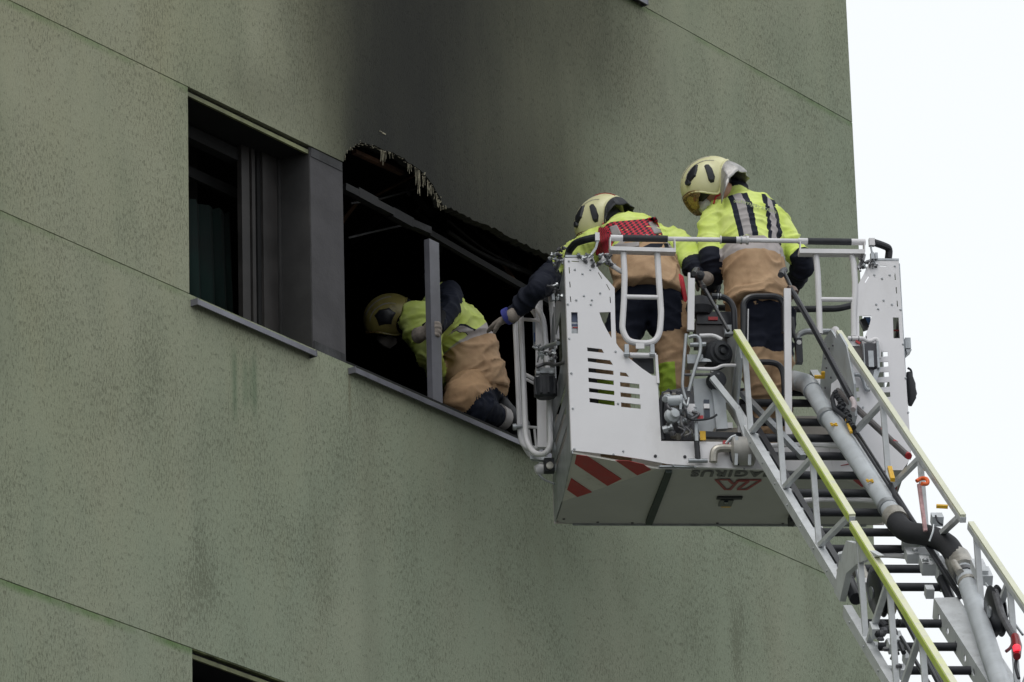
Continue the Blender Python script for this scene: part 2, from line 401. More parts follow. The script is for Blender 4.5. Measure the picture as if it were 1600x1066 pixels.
b.add(V, [(2*i, 2*i+2, 2*i+3, 2*i+1) for i in range(nn)]); o = b.build('curtain', curtain_m, w1); o.modifiers.new('thick', 'SOLIDIFY').thickness = .006
# lower window (only its head shows) with shutter slats
w3 = window('window', SW0, SP0, 8.82, zC-G)
for k in range(9):
    vframe(SW0+.02, SP0-.02, .20+.012*k, .215+.012*k+.03, zC-.10-.055*(k+1), zC-.10-.055*k-.008, chargrey, w3, 'shutter_slat')
vframe(SW0+.02, SP0-.02, .33, .35, 8.83, zC-.6, char, w3, 'shutter_back')
# upper window
w4 = window('window', su_r-1.04, su_r, zD, zD+1.13)
vframe(su_r-1.02, su_r-.02, .22, .26, zD+.01, zD+1.1, char, w4, 'dark_pane')
# sills: folded aluminium, with end caps
def sill(a, c, z, end=True):
    b = MB(); b.prism([(-.045, -.018), (-.045, .010), (.18, .022), (.18, .014), (-.037, .003), (-.037, -.018)], [], (a, 0, z), OY, OZ, (c-a, 0, 0))
    o = b.build('window_sill', sill_m, bld, smooth=False)
    for e in (a, c): e_ = MB(); e_.box((e, -.02, z-.002), (.006, .052, .034)); e_.build('end_cap', frame_m, o, smooth=False)
    return o
def up_(px, py): return sz(px, py, .045)
sill(SW0+.012, sz(495, 550, .045)[0], up_(296, 465)[1]+.002)
sill(SP1+.012, SW1+.03, up_(543, 572)[1]+.002)
sill(su_r-1.05, sz(1013, 16, .045)[0], zD+.005)
sill(SW0+.012, SP0, 8.83)
M = Mat('scorched_rail', .75); n = M.noise(sc=7, detail=5, rough=.7)
scorched = M.color(M.mix((.005, .005, .006), (.045, .045, .05), n.step(.52, .74))).bump(n, .4, .01).m
# ---- burnt window: post, dropped head rail, hanging strips
w2 = empty('burnt_window'); w2.parent = bld
sA, _z = sz(669, 500, -.06); sB, _z = sz(690, 500, -.06)
b = MB(); b.box(((sA+sB)/2+.02, .085, (zB+12.80)/2-.006), (sB-sA-.035, .035, 12.80-zB)); b.build('frame_post', frame_m, w2, smooth=False)
def wl(px, py, y): a, c = sz(px, py, -y); return Vector((a, y, c))
b = MB(); pr = [wl(536, 293, .10), wl(556, 303, .09), (wl(584, 318, .10)), wl(610, 334, .12), wl(640, 349, .11), wl(668, 362, .10)]
for i in range(5): b.bar(pr[i]+Vector((0, 0, .006*(i % 2))), pr[i+1]+Vector((.01, 0, .004*(i % 3))), .045, .04+.014*(i % 2))
b.build('frame_head_rail', scorched, w2, smooth=False)
b = MB(); b.bar(wl(655, 356, .14), wl(880, 486, .14), .03, .035); b.build('frame_head_rail', char, w2, smooth=False)
b = MB(); b.bar(wl(553, 237, .13), wl(628, 271, .16), .03, .022); b.build('lintel_strip', rust, w2, smooth=False)
b = MB()
for pts, r in (([(548, 318), (590, 312), (640, 298), (668, 288)], .006), ([(700, 345), (760, 392), (840, 430)], .008), ([(544, 372), (585, 362), (640, 350)], .006), ([(640, 282), (636, 296), (640, 305)], .010), ([(700, 362), (760, 400), (860, 440)], .012)):
    b.tube(spline([wl(x, y, .22) for x, y in pts]), r, 6)
b.build('hanging_strips', scorched, w2)
Rr = random.Random(3)
for i in range(26):
    x = Rr.uniform(548, 860); yb = 262+(x-548)*.45; p0 = wl(x, yb+Rr.uniform(5, 50), Rr.uniform(.3, 1.2)); b = MB(); a_ = Rr.uniform(-.5, .5)
    b.bar(p0, p0+Vector((Rr.uniform(-.35, .35), Rr.uniform(-.3, .3), Rr.uniform(-.25, .10))), Rr.uniform(.008, .03), Rr.uniform(.006, .04)); b.build('hanging_debris', Rr.choice((scorched, char, rust)), w2, smooth=False)
b = MB(); b.box(((SP1+SW1)/2, .10, zB+.012), (SW1-SP1-.01, .14, .03)); b.build('frame_bottom_rail', char, w2, smooth=False)
# ragged rim of render mesh, and its fibres
b = MB(); k = 0
for x, z in rag[1:]:
    if x > 23.36: break
    for q in range(random.choice((1, 2, 2, 3))):
        dx = random.uniform(-.014, .014); L_ = random.uniform(.001, .012)
        b.tube([(x+dx, -.003+random.uniform(0, .03), z+random.uniform(-.002, .010)), (x+dx+random.uniform(-.012, .012), .003, z-L_)], random.uniform(.0008, .0030), 4)
rim = b.build('torn_render_rim', fibre_m, w2, smooth=False); rim['kind'] = 'stuff'
b = MB()
for px, py, L_, n_ in ((597, 233, 26, 5), (601, 234, 20, 3), (610, 238, 14, 3), (640, 256, 16, 4), (651, 264, 36, 4), (655, 267, 40, 4), (662, 275, 20, 4), (668, 281, 26, 4), (674, 290, 18, 5), (680, 302, 14, 5), (686, 312, 14, 4), (640, 254, 10, 4), (690, 322, 8, 3)):
    for q in range(n_):
        x = px+random.uniform(-3, 3); p0 = wl(x, py, .006); p1 = wl(x+random.uniform(-1, 1.5), py+L_*random.uniform(.6, 1), .012)
        b.tube([p0, (p0+p1)/2+Vector((random.uniform(-.004, .004), 0, 0)), p1], .0011, 4)
fb = b.build('hanging_fibre', fibre_m, w2, smooth=False); fb['kind'] = 'stuff'
b = MB(); p = wl(600, 209, -.002); b.box(p, (.03, .004, .006)); b.box(p+Vector((-.03, 0, .003)), (.02, .004, .004)); b.build('render_scar', fibre_m, w2, smooth=False)
# ------------------------------------------------------------------ rescue basket
bas = tag(empty('rescue_basket', KM), 'white metal rescue basket on the ladder tip with red and white corner stripes', 'rescue basket')
def KP(pts, v=0.): return [kb(x, y, v) for x, y in pts]
def p2(pts, v=0.): return [(q.x, q.z) for q in KP(pts, v)]
def part(b, name, mat, par=None, smooth=True): return b.build(name, mat, par or bas, smooth)
def tubep(name, pts, r, v=0., mat=None, par=None, rd=.04, closed=False, n=10):
    P = [kb(p[0], p[1], p[2] if len(p) > 2 else v) for p in pts]
    b = MB(); b.tube(arc(P, rd, 5, closed) if rd else P, r, n, closed=closed); return part(b, name, mat or white, par)
UX, VX, WX = Vector((1,0,0)), Vector((0,1,0)), Vector((0,0,1))
DEP = .93
WB = kb(1424, 715, 0).x
c0 = kb(893, 705, 0)
# left near panel with its slots
z5 = lambda x, y: (780+x/4.44, 360+y/4.44)
z6 = lambda x, y: (780+x/3.807, 560+y/3.807)
Lp = [(882.5,403.5),(926,402.5),(935,421),(960,450),(961,500),(962.5,536),(967,543),(983,560),(1003,576),(1019,587),(1027,588),(1030,640),(1033,689.5),(1085,690),(1086,728),(1043,725.5),(1003,718),(964,712),(893,704)]
Lh = [[z5(499,570),z5(543,570),z5(547,717),z5(502,717)], [z5(694,570),z5(773,568),z5(779,750),z5(745,690),z5(715,630)],
      [z5(610,813),z5(712,825),z5(727,852),z5(612,840)], [z5(613,885),z5(770,903),z5(790,935),z5(615,912)],
      [z5(617,956),z5(791,975),z5(792,1003),z5(619,985)], [z5(838,985),z5(880,990),z5(902,1018),z5(838,1010)],
      [z6(530,116),z6(681,134),z6(682,160),z6(532,142)], [z6(533,177),z6(684,195),z6(685,220),z6(535,202)], [z6(536,237),z6(686,255),z6(687,283),z6(538,263)],
      [z6(530,57),z6(679,75),z6(680,100),z6(531,83)],
      [z6(718,142),z6(833,155),z6(834,182),z6(720,168)], [z6(721,203),z6(836,216),z6(837,242),z6(722,229)], [z6(724,263),z6(841,276),z6(842,302),z6(725,290)]]
Lh.pop(4)
# small slits along the edges
for x, y, dx, dy in ((899, 409, 6, .4), (889.5, 423, .4, 5), (890.5, 445, .4, 4.5), (891.5, 468, .4, 4.5), (937.5, 431, 3, 5), (950, 449, 2.6, 4.5), (953.5, 469, .4, 5)):
    w_ = .7
    nx, ny = (dy, -dx); L_ = math.hypot(nx, ny); nx, ny = nx/L_*w_, ny/L_*w_
    Lh.append([(x-dx+nx, y-dy+ny), (x+dx+nx, y+dy+ny), (x+dx-nx, y+dy-ny), (x-dx-nx, y-dy-ny)])
b = MB(); b.prism(p2(Lp), [p2(h) for h in Lh], (0, -.003, 0), UX, WX, (0, .006, 0))
near_l = part(b, 'near_panel', panelwhite, smooth=False)
# folded edges behind the panel
b = MB()
def edge(pts, v0=.004, d=.035, w=.005):
    P = KP(pts)
    for i in range(len(P)-1):
        a, c = P[i].copy(), P[i+1].copy(); a.y = c.y = v0+d/2; b.bar(a, c, .004, d, up=(0, 1, 0))
edge(Lp[3:11]); edge([(882.5, 404), (893, 704)])
part(b, 'folded_edge', white, near_l, False)
bolts = [z5(483,215),z5(525,273),z5(632,275),z5(578,303),z5(588,455),z5(535,485),z5(643,485),z5(636,515),z5(477,514),z5(486,752),z5(500,993),z5(807,842),z5(700,437),
         z6(430,90),z6(438,298),z6(447,540),z6(680,572),z6(738,553),z6(707,270)]
def bolt(px, py, v=-.003, r=.006, mat=greymetal, par=None):
    b = MB(); b.lathe(kb(px, py, v), (0, -1, 0), [(r, 0), (r, .003), (r*.6, .005)], 8); return part(b, 'bolt', mat, par or near_l)
for p in bolts: bolt(*p)
for p in ((1024, 713), (1070, 714)): bolt(*p, r=.009, mat=black)
# right near panel
Rp = [(1359,408),(1404,408),(1408.5,480),(1413,560),(1424,715),(1410,735),(1395,735),(1302,738),(1294,690),(1296,640),(1299,600),(1312,590),(1330,560),(1338,530),(1340,446),(1349,430)]
Rh = [[(1395,496.5),(1404,496.5),(1406,529),(1396,529)], [(1342,494),(1362,494),(1358,510),(1350,530),(1343,534)]]
for i in range(7): 
    y = 551.5+i*15.9; x = i*.9
    if i < 6: Rh.append([(1366+x-(0 if i > 1 else -5), y-1), (1387+x, y-2), (1387.5+x, y+5.5), (1366+x-(0 if i > 1 else -5), y+7)])
for i in range(3): Rh.append([(1336+i, 606+i*15.5), (1342+i, 605.5+i*15.5), (1342+i, 612+i*15.5), (1336+i, 612.5+i*15.5)])
for x, y, dx, dy in ((1379.5, 416, 5, .3), (1398.5, 433, .4, 5), (1400.5, 454, .4, 5), (1402, 475, .4, 4.5), (1354.5, 437, -3, 5)):
    w_ = .8; nx, ny = (dy, -dx); L_ = math.hypot(nx, ny); nx, ny = nx/L_*w_, ny/L_*w_
    Rh.append([(x-dx+nx, y-dy+ny), (x+dx+nx, y+dy+ny), (x+dx-nx, y+dy-ny), (x-dx-nx, y-dy-ny)])
b = MB(); b.prism(p2(Rp), [p2(h) for h in Rh], (0, -.003, 0), UX, WX, (0, .006, 0)); near_r = part(b, 'near_panel', panelwhite, smooth=False)
b = MB(); edge([(1404, 408), (1408.5, 480), (1413, 560), (1424, 715)]); edge([(1340, 446), (1338, 530), (1330, 560), (1312, 590)]); part(b, 'folded_edge', white, near_r, False)
for x, y in ((1398,416),(1366,430),(1390,430),(1378,435.5),(1380.5,469.5),(1369,476),(1393.5,476),(1372,483),(1407,484),(1411,538),(1415,591),(1419,645),(1348.5,637)): bolt(x, y, par=near_r)
# near bottom beam between the panels
b = MB(); b.prism(p2([(1086, 690), (1294, 694), (1302, 738), (1086, 730)]), [], (0, -.002, 0), UX, WX, (0, .02, 0)); beam = part(b, 'bottom_beam', panelwhite, smooth=False)
b = MB(); b.box((c0.x+.47+.44, .012, kb(1150, 728).z-.002), (.9, .018, .008)); part(b, 'beam_lip', greymetal, smooth=False)
for x, y in ((1052, 723), (1086, 726), (1163, 729)): bolt(x, y+4, par=beam)
# side panels (in the depth direction)
def sidepoly(u, s=1):
    pts = [(0.0, .075), (.55, 0.0), (.90, 0.0), (DEP, .03), (DEP, 1.0), (.80, 1.02), (.72, 1.10), (.05, 1.155), (0.004, 1.155)]
    holes = [[(.30, .72), (.66, .66), (.66, .95), (.30, .98)], [(.2, .25), (.8, .25), (.8, .30), (.2, .30)], [(.2, .37), (.8, .37), (.8, .42), (.2, .42)], [(.2, .49), (.8, .49), (.8, .54), (.2, .54)]]
    b = MB(); b.prism(pts, holes, (u, 0, 0), VX, WX, (.006*s, 0, 0)); return part(b, 'side_panel', greymetal, smooth=False)
sidepoly(c0.x+.002, 1); sidepoly(WB-.004, -1)
# far panel with openings above it
b = MB(); b.prism([(c0.x, .0), (WB, .0), (WB, .62), (1.25, .62), (1.2, .55), (.62, .55), (.56, .62), (c0.x, .62)], [], (0, DEP-.008, 0), UX, WX, (0, .006, 0)); part(b, 'far_panel', simple('far_panel_beige', (.52, .49, .45), .5, 0, .08, 4), smooth=False)
# ---- underside: floor tray with cut corners
A_ = Vector((c0.x+.006, .006, .078)); B_ = kz(1028, 733, 0); C_ = kz(885.5, 784, 0)
fl = [kz(868.5, 803, 0), kz(872, 812, 0), kz(886, 817.5, 0)]
uc = (c0.x+WB)/2
def mir(p): return Vector((2*uc-p.x, p.y, p.z))
C_ = Vector((c0.x+.004, C_.y, 0)); fl = [Vector((c0.x+.004, DEP-.09, 0)), Vector((c0.x+.03, DEP-.03, 0)), Vector((c0.x+.10, DEP, 0))]
ring = [B_, C_]+fl; ring = ring+[mir(p) for p in ring[::-1]]
b = MB(); b.prism([(p.x, p.y) for p in ring], [], (0, 0, 0), UX, VX, (0, 0, .02)); tray = part(b, 'floor_tray', under, smooth=False)
for p, q in ((fl[2], mir(fl[2])),):
    b = MB(); b.bar(p+Vector((0, -.004, -.004)), q+Vector((0, -.004, -.004)), .012, .010); part(b, 'tray_lip', greymetal, tray, False)
for x, y in ((881, 812), (934, 817), (988, 818), (1121, 818.5), (1223, 819)):
    P = kz(x, y-1, -.001); b = MB(); b.lathe(P, (0, 0, -1), [(.008, 0), (.006, .004)], 8); part(b, 'bolt', darkmetal, tray)
stripe_white = simple('white_foil', (.62, .60, .55), .45, 0, .06, 6, (.3, .27, .22), amt=.5)
redfoil = simple('red_reflective_foil', (.40, .018, .022), .4, 0, .1, 9, (.25, .1, .08), amt=.35)
def facet(A, B, C, flip):
    n_ = (B-A).cross(C-A).normalized(); n_ = n_ if n_.z < 0 else -n_
    b = MB(); b.add([A, B, C, A-n_*.01, B-n_*.01, C-n_*.01], [(0, 1, 2), (3, 4, 5), (0, 1, 4, 3), (1, 2, 5, 4), (2, 0, 3, 5)])
    f_ = part(b, 'corner_plate', stripe_white, smooth=False)
    return f_, n_
fp, nf = facet(A_, B_, C_, 0)
def onplane(px, py, P, n_, off):                                    # basket-local hit of a sight line with a plane
    o = KI @ CAM; d = (KI.to_3x3() @ ray(px, py)); return o + d*((P-o).dot(n_)/d.dot(n_)) + n_*off
bands = [[z6(460,573), z6(521,578), z6(728,716), z6(645,757), z6(449,625)], [z6(428,711), z6(552,794), z6(466,823), z6(404,780)], [z6(690,604), z6(768,607), z6(858,628), z6(903,661), z6(822,694)]]
fp2, nf2 = facet(mir(A_), mir(B_), mir(C_), 1)
for bd in bands:
    P = [onplane(x, y, A_, nf, .003) for x, y in bd]
    b = MB(); b.add(P+[p-nf*.002 for p in P], [tuple(range(len(P))), tuple(range(2*len(P)-1, len(P)-1, -1))]+[(i, (i+1) % len(P), len(P)+(i+1) % len(P), len(P)+i) for i in range(len(P))]); part(b, 'red_stripe', redfoil, fp, False)
    P = [mir(p) for p in P]
    b = MB(); b.add(P+[p-nf2*.002 for p in P], [tuple(range(len(P))), tuple(range(2*len(P)-1, len(P)-1, -1))]+[(i, (i+1) % len(P), len(P)+(i+1) % len(P), len(P)+i) for i in range(len(P))]); part(b, 'red_stripe', redfoil, fp2, False)
# dark strip, logo and lettering on the underside
b = MB(); P = [kz(1040, 735, -.003), kz(1050, 735, -.003), kz(1048, 742, -.003), kz(1019, 817, -.003), kz(1008.5, 817, -.003), kz(1011, 808, -.003)]
b.prism([(p.x, p.y) for p in P], [], (0, 0, -.016), UX, VX, (0, 0, .015)); part(b, 'rubber_strip', simple('dark_green_rubber', (.02, .035, .03), .6), tray, False)
z7 = lambda x, y: (1000+x/5.333, 680+y/5.333)
letter_m = simple('grey_lettering', (.12, .12, .12), .6)
def text_mesh(body, name, mat, par, size, mat4, bold=.0, xs=1.):
    cu = bpy.data.curves.new(name, 'FONT'); cu.body = body; cu.size = size; cu.extrude = .0008; cu.offset = bold; cu.space_character = 1.12
    to = bpy.data.objects.new(name, cu); SC.collection.objects.link(to)
    me = bpy.data.meshes.new_from_object(to.evaluated_get(bpy.context.evaluated_depsgraph_get())); bpy.data.objects.remove(to)
    for v in me.vertices: v.co = (v.co.x*xs, v.co.y, v.co.z)
    me.transform(mat4); me.materials.clear(); me.materials.append(mat)
    o = bpy.data.objects.new(name, me); SC.collection.objects.link(o); o.parent = par; return o, me
ps, pe = kz(1081, 744.5, -.003), kz(1081, 735.5, -.003)
ch = abs(ps.y-pe.y)
xr = kz(1216, 739, 0).x; xl = kz(1080.5, 739, 0).x
# text x axis runs to -u, its up axis to +v
cu = bpy.data.curves.new('t', 'FONT'); cu.body = 'MAGIRUS'
Mt = Matrix(((-1, 0, 0, xr), (0, 1, 0, pe.y), (0, 0, -1, -.004), (0, 0, 0, 1)))
o, me = text_mesh('MAGIRUS', 'lettering', letter_m, tray, ch*1.42, Mt, .0042, 1.)
wd = max(v.co.x for v in me.vertices)-min(v.co.x for v in me.vertices); k_ = (xr-xl)/wd
for v in me.vertices: v.co.x = xr+(v.co.x-xr)*k_
b = MB()
strokes = [((632,371),(715,458)),((712,455),(762,455)),((750,455),(822,378)),((815,376),(1012,376)),((1003,380),(885,455)),((893,455),(808,455)),((650,373),(748,373)),((738,373),(775,408)),((818,450),(905,386)),((905,385),(800,385))]
for i, (a, c) in enumerate(strokes): b.bar(kz(*z7(*a), -.0035-.0003*i), kz(*z7(*c), -.0035-.0003*i), .017 if i not in (3, 6, 9) else .02, .0012)
part(b, 'red_emblem', simple('dull_red_emblem', (.30, .035, .04), .5), tray, False)
b = MB(); b.bar(kz(*z7(640, 524), -.006), kz(*z7(852, 524), -.006), .035, .008); part(b, 'lamp_slot', black, tray, False)
b = MB(); b.box(kz(*z7(716, 560), -.008), (.07, .10, .014)); lamp_ = part(b, 'floor_lamp', blackgloss, tray, False)
b = MB(); b.box(kz(*z7(716, 590), -.006), (.05, .03, .010)); part(b, 'lamp_rim', yellowm, lamp_, False)
b = MB(); b.box(kz(*z7(716, 562), -.017), (.02, .03, .006)); part(b, 'lamp_lens', glass_d, lamp_, False)
b = MB(); b.box(kz(1237, 812, -.02), (.03, .09, .05)); part(b, 'rubber_buffer', black, tray, False)

# ---- top rail
rail = tubep('top_rail', [(955, 372, 0), (1350, 378.5, 0)], .0125, mat=white, rd=0)
def seg(x0, x1, r, mat, name='foam_grip', par=None):
    f_ = lambda x: (x, 372+(x-955)*.0165)
    return tubep(name, [f_(x0), f_(x1)], r, mat=mat, par=par or rail, rd=0, n=14)
seg(954, 973, .0175, white, 'rail_end'); seg(973, 1043, .0185, black); seg(1126.5, 1150, .0185, black); seg(1262, 1330, .0185, black)
seg(1125, 1127, .022, white, 'rail_collar'); seg(1150, 1169, .019, white, 'rail_collar'); seg(1157, 1159, .023, greymetal, 'rail_collar'); seg(1166, 1169.5, .024, white, 'rail_collar')
seg(1247, 1262, .0165, white, 'rail_end'); seg(1330, 1352, .0175, white, 'rail_end')
# brackets carrying it
def flatbar(name, pts, w=.05, t=.008, v=0., mat=None, par=None, wdir=(0, 1, 0)):
    b = MB(); P = [kb(p[0], p[1], p[2] if len(p) > 2 else v) for p in pts]
    for i in range(len(P)-1):
        b.bar(P[i], P[i+1], t, w, up=wdir)
    return part(b, name, mat or white, par, False)
gl = empty('swing_gate'); gl.parent = bas
flatbar('gate_bar', [(953, 391), (1055, 394)], .06, .022, par=gl)
flatbar('gate_bracket', [(953, 373), (953, 392)], .05, .006, par=gl); flatbar('gate_bracket', [(1053.5, 376), (1054.5, 395)], .05, .006, par=gl)
tubep('gate_frame', [(974, 395), (976, 430), (975, 470), (972, 515), (980, 532), (992, 536), (1012, 537), (1024, 533), (1031, 520), (1033, 490), (1029, 430), (1027, 396)], .0165, par=gl, rd=.03)
tubep('gate_crossbar', [(978, 464), (1029, 465)], .0125, par=gl, rd=0)
tubep('gate_brace', [(948, 397, .03), (953, 412, .03), (962, 419, .03), (975, 427, .03)], .013, par=gl, rd=.03)
tubep('gate_brace', [(948, 398, .02), (940, 410, .02), (934, 414, .02)], .012, par=gl, rd=.03)
for x in (979, 1019):
    b = MB(); b.box(kb(x, 547, 0), (.022, .03, .055)); b.lathe(kb(x, 554, -.02), (1, 0, 0), [(.012, -.014), (.012, .014)], 10); part(b, 'gate_hinge', greymetal, gl)
b = MB(); b.box(kb(1000, 541, -.01), (.045, .01, .03)); part(b, 'gate_plate', white, gl, False)
tubep('lower_bar', [(984, 555), (1025, 556)], .014, par=gl, rd=0)
b = MB(); b.box(kb(1005, 572, .05), (.11, .02, .08)); part(b, 'dark_box', black, bas, False)
flatbar('gate_post', [(1025, 556), (1028, 600)], .03, .014)
gr = empty('swing_gate'); gr.parent = bas
flatbar('gate_bar', [(1248, 395), (1350, 396)], .06, .024, par=gr)
flatbar('gate_bracket', [(1250, 379), (1250, 394)], .03, .006, par=gr); flatbar('gate_bracket', [(1350, 379), (1350, 396)], .05, .006, par=gr)
tubep('gate_frame', [(1275, 399), (1278, 430), (1279.5, 470), (1281, 522)], .0165, par=gr, rd=.03)
tubep('gate_frame', [(1330, 399), (1334, 410), (1336, 440), (1336, 462), (1334, 480), (1334.5, 526)], .0165, par=gr, rd=.03)
tubep('gate_crossbar', [(1281, 468), (1334, 468.5)], .0125, par=gr, rd=0)
tubep('gate_brace', [(1350, 397, .0), (1347, 410, .02), (1340, 420, .03)], .012, par=gr, rd=.03)
tubep('far_black_rail', [(1120, 481), (1236, 483.5), (1310, 482.5), (1332, 477)], .018, DEP-.05, black, rd=.03)
tubep('far_rail', [(1250, 545), (1244, 527), (1255, 518), (1302, 518.5)], .017, .7, greymetal, rd=.03)
# corner hand rails
hl = tubep('corner_handrail', [(932, 371, 0), (913, 375, .06), (899, 380, .2), (889, 392, .3), (887, 402, .3)], .02, 0, black, rd=.03)
b = MB(); b.box(kb(933, 371, 0), (.024, .03, .045)); part(b, 'handrail_clamp', white, hl, False)
flatbar('handrail_clamp', [(934, 376), (931, 388), (924, 398)], .018, .012, mat=greymetal, par=hl)
hr = tubep('corner_handrail', [(1364, 378.5, 0), (1378, 383, .05), (1390, 388, .1), (1388, 404, .1)], .02, 0, black, rd=.03)
b = MB(); b.box(kb(1362, 379, 0), (.03, .03, .04)); part(b, 'handrail_clamp', white, hr, False)
flatbar('handrail_clamp', [(1360, 382), (1362, 393), (1366, 399)], .012, .008, mat=greymetal, par=hr)
b = MB(); b.box(kb(905, 402, .01), (.15, .03, .012)); part(b, 'top_edge', greymetal, near_l, False)
b = MB(); b.box(kb(1382, 407, .01), (.15, .03, .012)); part(b, 'top_edge', greymetal, near_r, False)
b = MB(); b.box(kb(1363, 401, 0), (.02, .03, .035)); b.box(kb(1369, 401, 0), (.014, .03, .035)); part(b, 'top_fitting', greymetal, near_r, False).__setitem__('kind', 'stuff')

# latches: small bolts, pins and springs near the tops of the panels
def latch(px, py, v=-.02, sc=1., n=9, seed=1, par=None):
    R_ = random.Random(seed); b = MB(); c = kb(px, py, v)
    for i in range(n):
        a = c+Vector((R_.uniform(-.05, .05), R_.uniform(-.02, .02), R_.uniform(-.03, .03)))*sc
        d = Vector((R_.uniform(-1, 1), R_.uniform(-.5, .5), R_.uniform(-1, 1))).normalized()
        b.lathe(a, d, [(.004*sc, -.01*sc), (.011*sc, -.01*sc), (.011*sc, .0), (.006*sc, .0), (.006*sc, .018*sc)], 8, m=R_.choice((0, 0, 1)))
    return b.build('latch_fitting', [greymetal, darkmetal], par or bas)
for i, q in enumerate(((935, 407, -.02, 1.), (915, 404, -.02, .8), (945, 409, .02, .9), (876, 396, .5, 1.1), (872, 405, .5, .8), (1353, 413, .0, 1.), (1360, 411, -.01, .7), (874, 450, .3, 1.1), (880, 462, .2, .8), (849, 546, .5, 1.), (857, 555, .4, 1.))):
    o = latch(*q[:4], seed=i); o['kind'] = 'stuff'
tubep('side_upright', [(863, 470, .75), (860, 440, .75), (866, 425, .7), (876, 404, .6)], .016, mat=greymetal, rd=.03)
tubep('side_upright', [(861, 462, .8), (864, 500, .8), (866, 545, .8)], .017, mat=white, rd=.02)
tubep('side_upright', [(868, 480, .6), (871, 530, .6)], .012, mat=white, rd=.02)

# ---- opened side gate: two tube loops
sg = empty('side_gate'); sg.parent = bas
def loop(pts, r, name='gate_frame'): return tubep(name, pts, r, par=sg, rd=.06, closed=True, n=12)
loop([(813, 478, .80), (822, 470, .80), (838, 478, .72), (850, 500, .66), (853, 540, .64), (859, 640, .64), (860, 700, .64), (850, 711, .66), (834, 709, .72), (822, 690, .80)], .0155)
loop([(804, 482, .95), (815, 473, .95), (833, 483, .90), (843, 505, .86), (845, 560, .86), (849, 640, .86), (850, 690, .86), (838, 704, .88), (822, 700, .93), (813, 688, .95)], .0145)
tubep('gate_crossbar', [(803, 498, .9), (843, 501, .75), (851, 512, .66)], .010, par=sg, rd=.03)
tubep('gate_crossbar', [(815, 582, .93), (838, 594, .9)], .010, par=sg, rd=0); tubep('gate_crossbar', [(815, 589, .93), (838, 601, .9)], .008, par=sg, rd=0)
for i, (x0, y0, x1, y1) in enumerate(((823, 667, 851, 669), (826, 672, 830, 697), (835, 671, 838, 699), (842, 671, 844, 700), (824, 697, 848, 701))):
    tubep('gate_grille_bar', [(x0, y0, .88), (x1, y1, .88)], .007, par=sg, rd=0)
for x, y in ((801, 499), (807, 667)):
    b = MB(); b.lathe(kb(x, y, .93), (1, 0, .1), [(.008, -.02), (.018, -.02), (.018, .0), (.010, 0), (.010, .04)], 10); part(b, 'gate_pin', greymetal, sg)
tubep('lower_arc', [(818, 695, .97), (828, 712, .95), (845, 720, .9), (858, 726, .8)], .014, par=sg, rd=.05)
flatbar('inner_plate', [(846, 600, .8), (847, 700, .8)], .03, .05, mat=white, par=sg)
flatbar('inner_plate', [(842, 470, .8), (843, 590, .8)], .02, .04, mat=white, par=sg)
b = MB(); b.box(kb(840, 520, .86), (.05, .02, .15)); part(b, 'blue_sticker_plate', simple('pale_blue_plate', (.35, .42, .52), .4), sg, False)
b = MB(); b.box(kb(838, 527, .84), (.025, .01, .05)); part(b, 'blue_mark', blue_m, sg, False)
# work lamp and camera on the left side
b = MB(); c = kb(852, 605, .55)
b.lathe(c, (.05, .1, -1), [(.02, -.05), (.055, -.05), (.06, .0), (.058, .05), (.045, .062), (.01, .064)], 16)
for i in range(9):
    a = i*math.pi*2/9; b.box(c+Vector((math.cos(a)*.057, math.sin(a)*.057, 0)), (.012, .012, .10))
wl_ = part(b, 'work_lamp', black)
b = MB(); b.box(kb(851, 581, .55), (.10, .05, .03)); b.lathe(kb(840, 583, .52), (1, 0, 0), [(.014, -.01), (.014, .01)], 10); b.lathe(kb(861, 583, .52), (1, 0, 0), [(.012, -.01), (.012, .01)], 10); part(b, 'lamp_bracket', greymetal, wl_).__setitem__('kind', 'stuff')
tubep('lamp_arm', [(838, 574, .5), (852, 568, .5), (870, 570, .35), (884, 566, .2)], .010, mat=darkmetal, rd=.03)
tubep('lamp_arm', [(842, 548, .55), (856, 541, .5), (872, 536, .3)], .012, mat=greymetal, rd=.03)
tubep('lamp_cable', [(840, 566, .5), (842, 553, .52), (850, 545, .5)], .004, mat=black, rd=.03)
b = MB(); b.box(kb(858, 728, .75), (.055, .05, .075)); cm_ = part(b, 'side_camera', black, None, False)
b = MB(); b.lathe(kb(859, 728, .70), (0, -1, 0), [(.02, 0), (.02, .01), (.014, .012)], 14); part(b, 'camera_lens', brass, cm_)
b = MB(); b.lathe(kb(845, 733, .8), (-1, 0, -.3), [(.03, -.02), (.034, .0), (.024, .03), (.01, .034)], 12); part(b, 'camera_shell', white, cm_)
tubep('camera_cable', [(842, 742, .78), (850, 750, .76), (866, 756, .7)], .006, mat=greymetal, rd=.03)
flatbar('camera_arm', [(830, 716, .8), (862, 719, .75)], .03, .02, mat=greymetal)

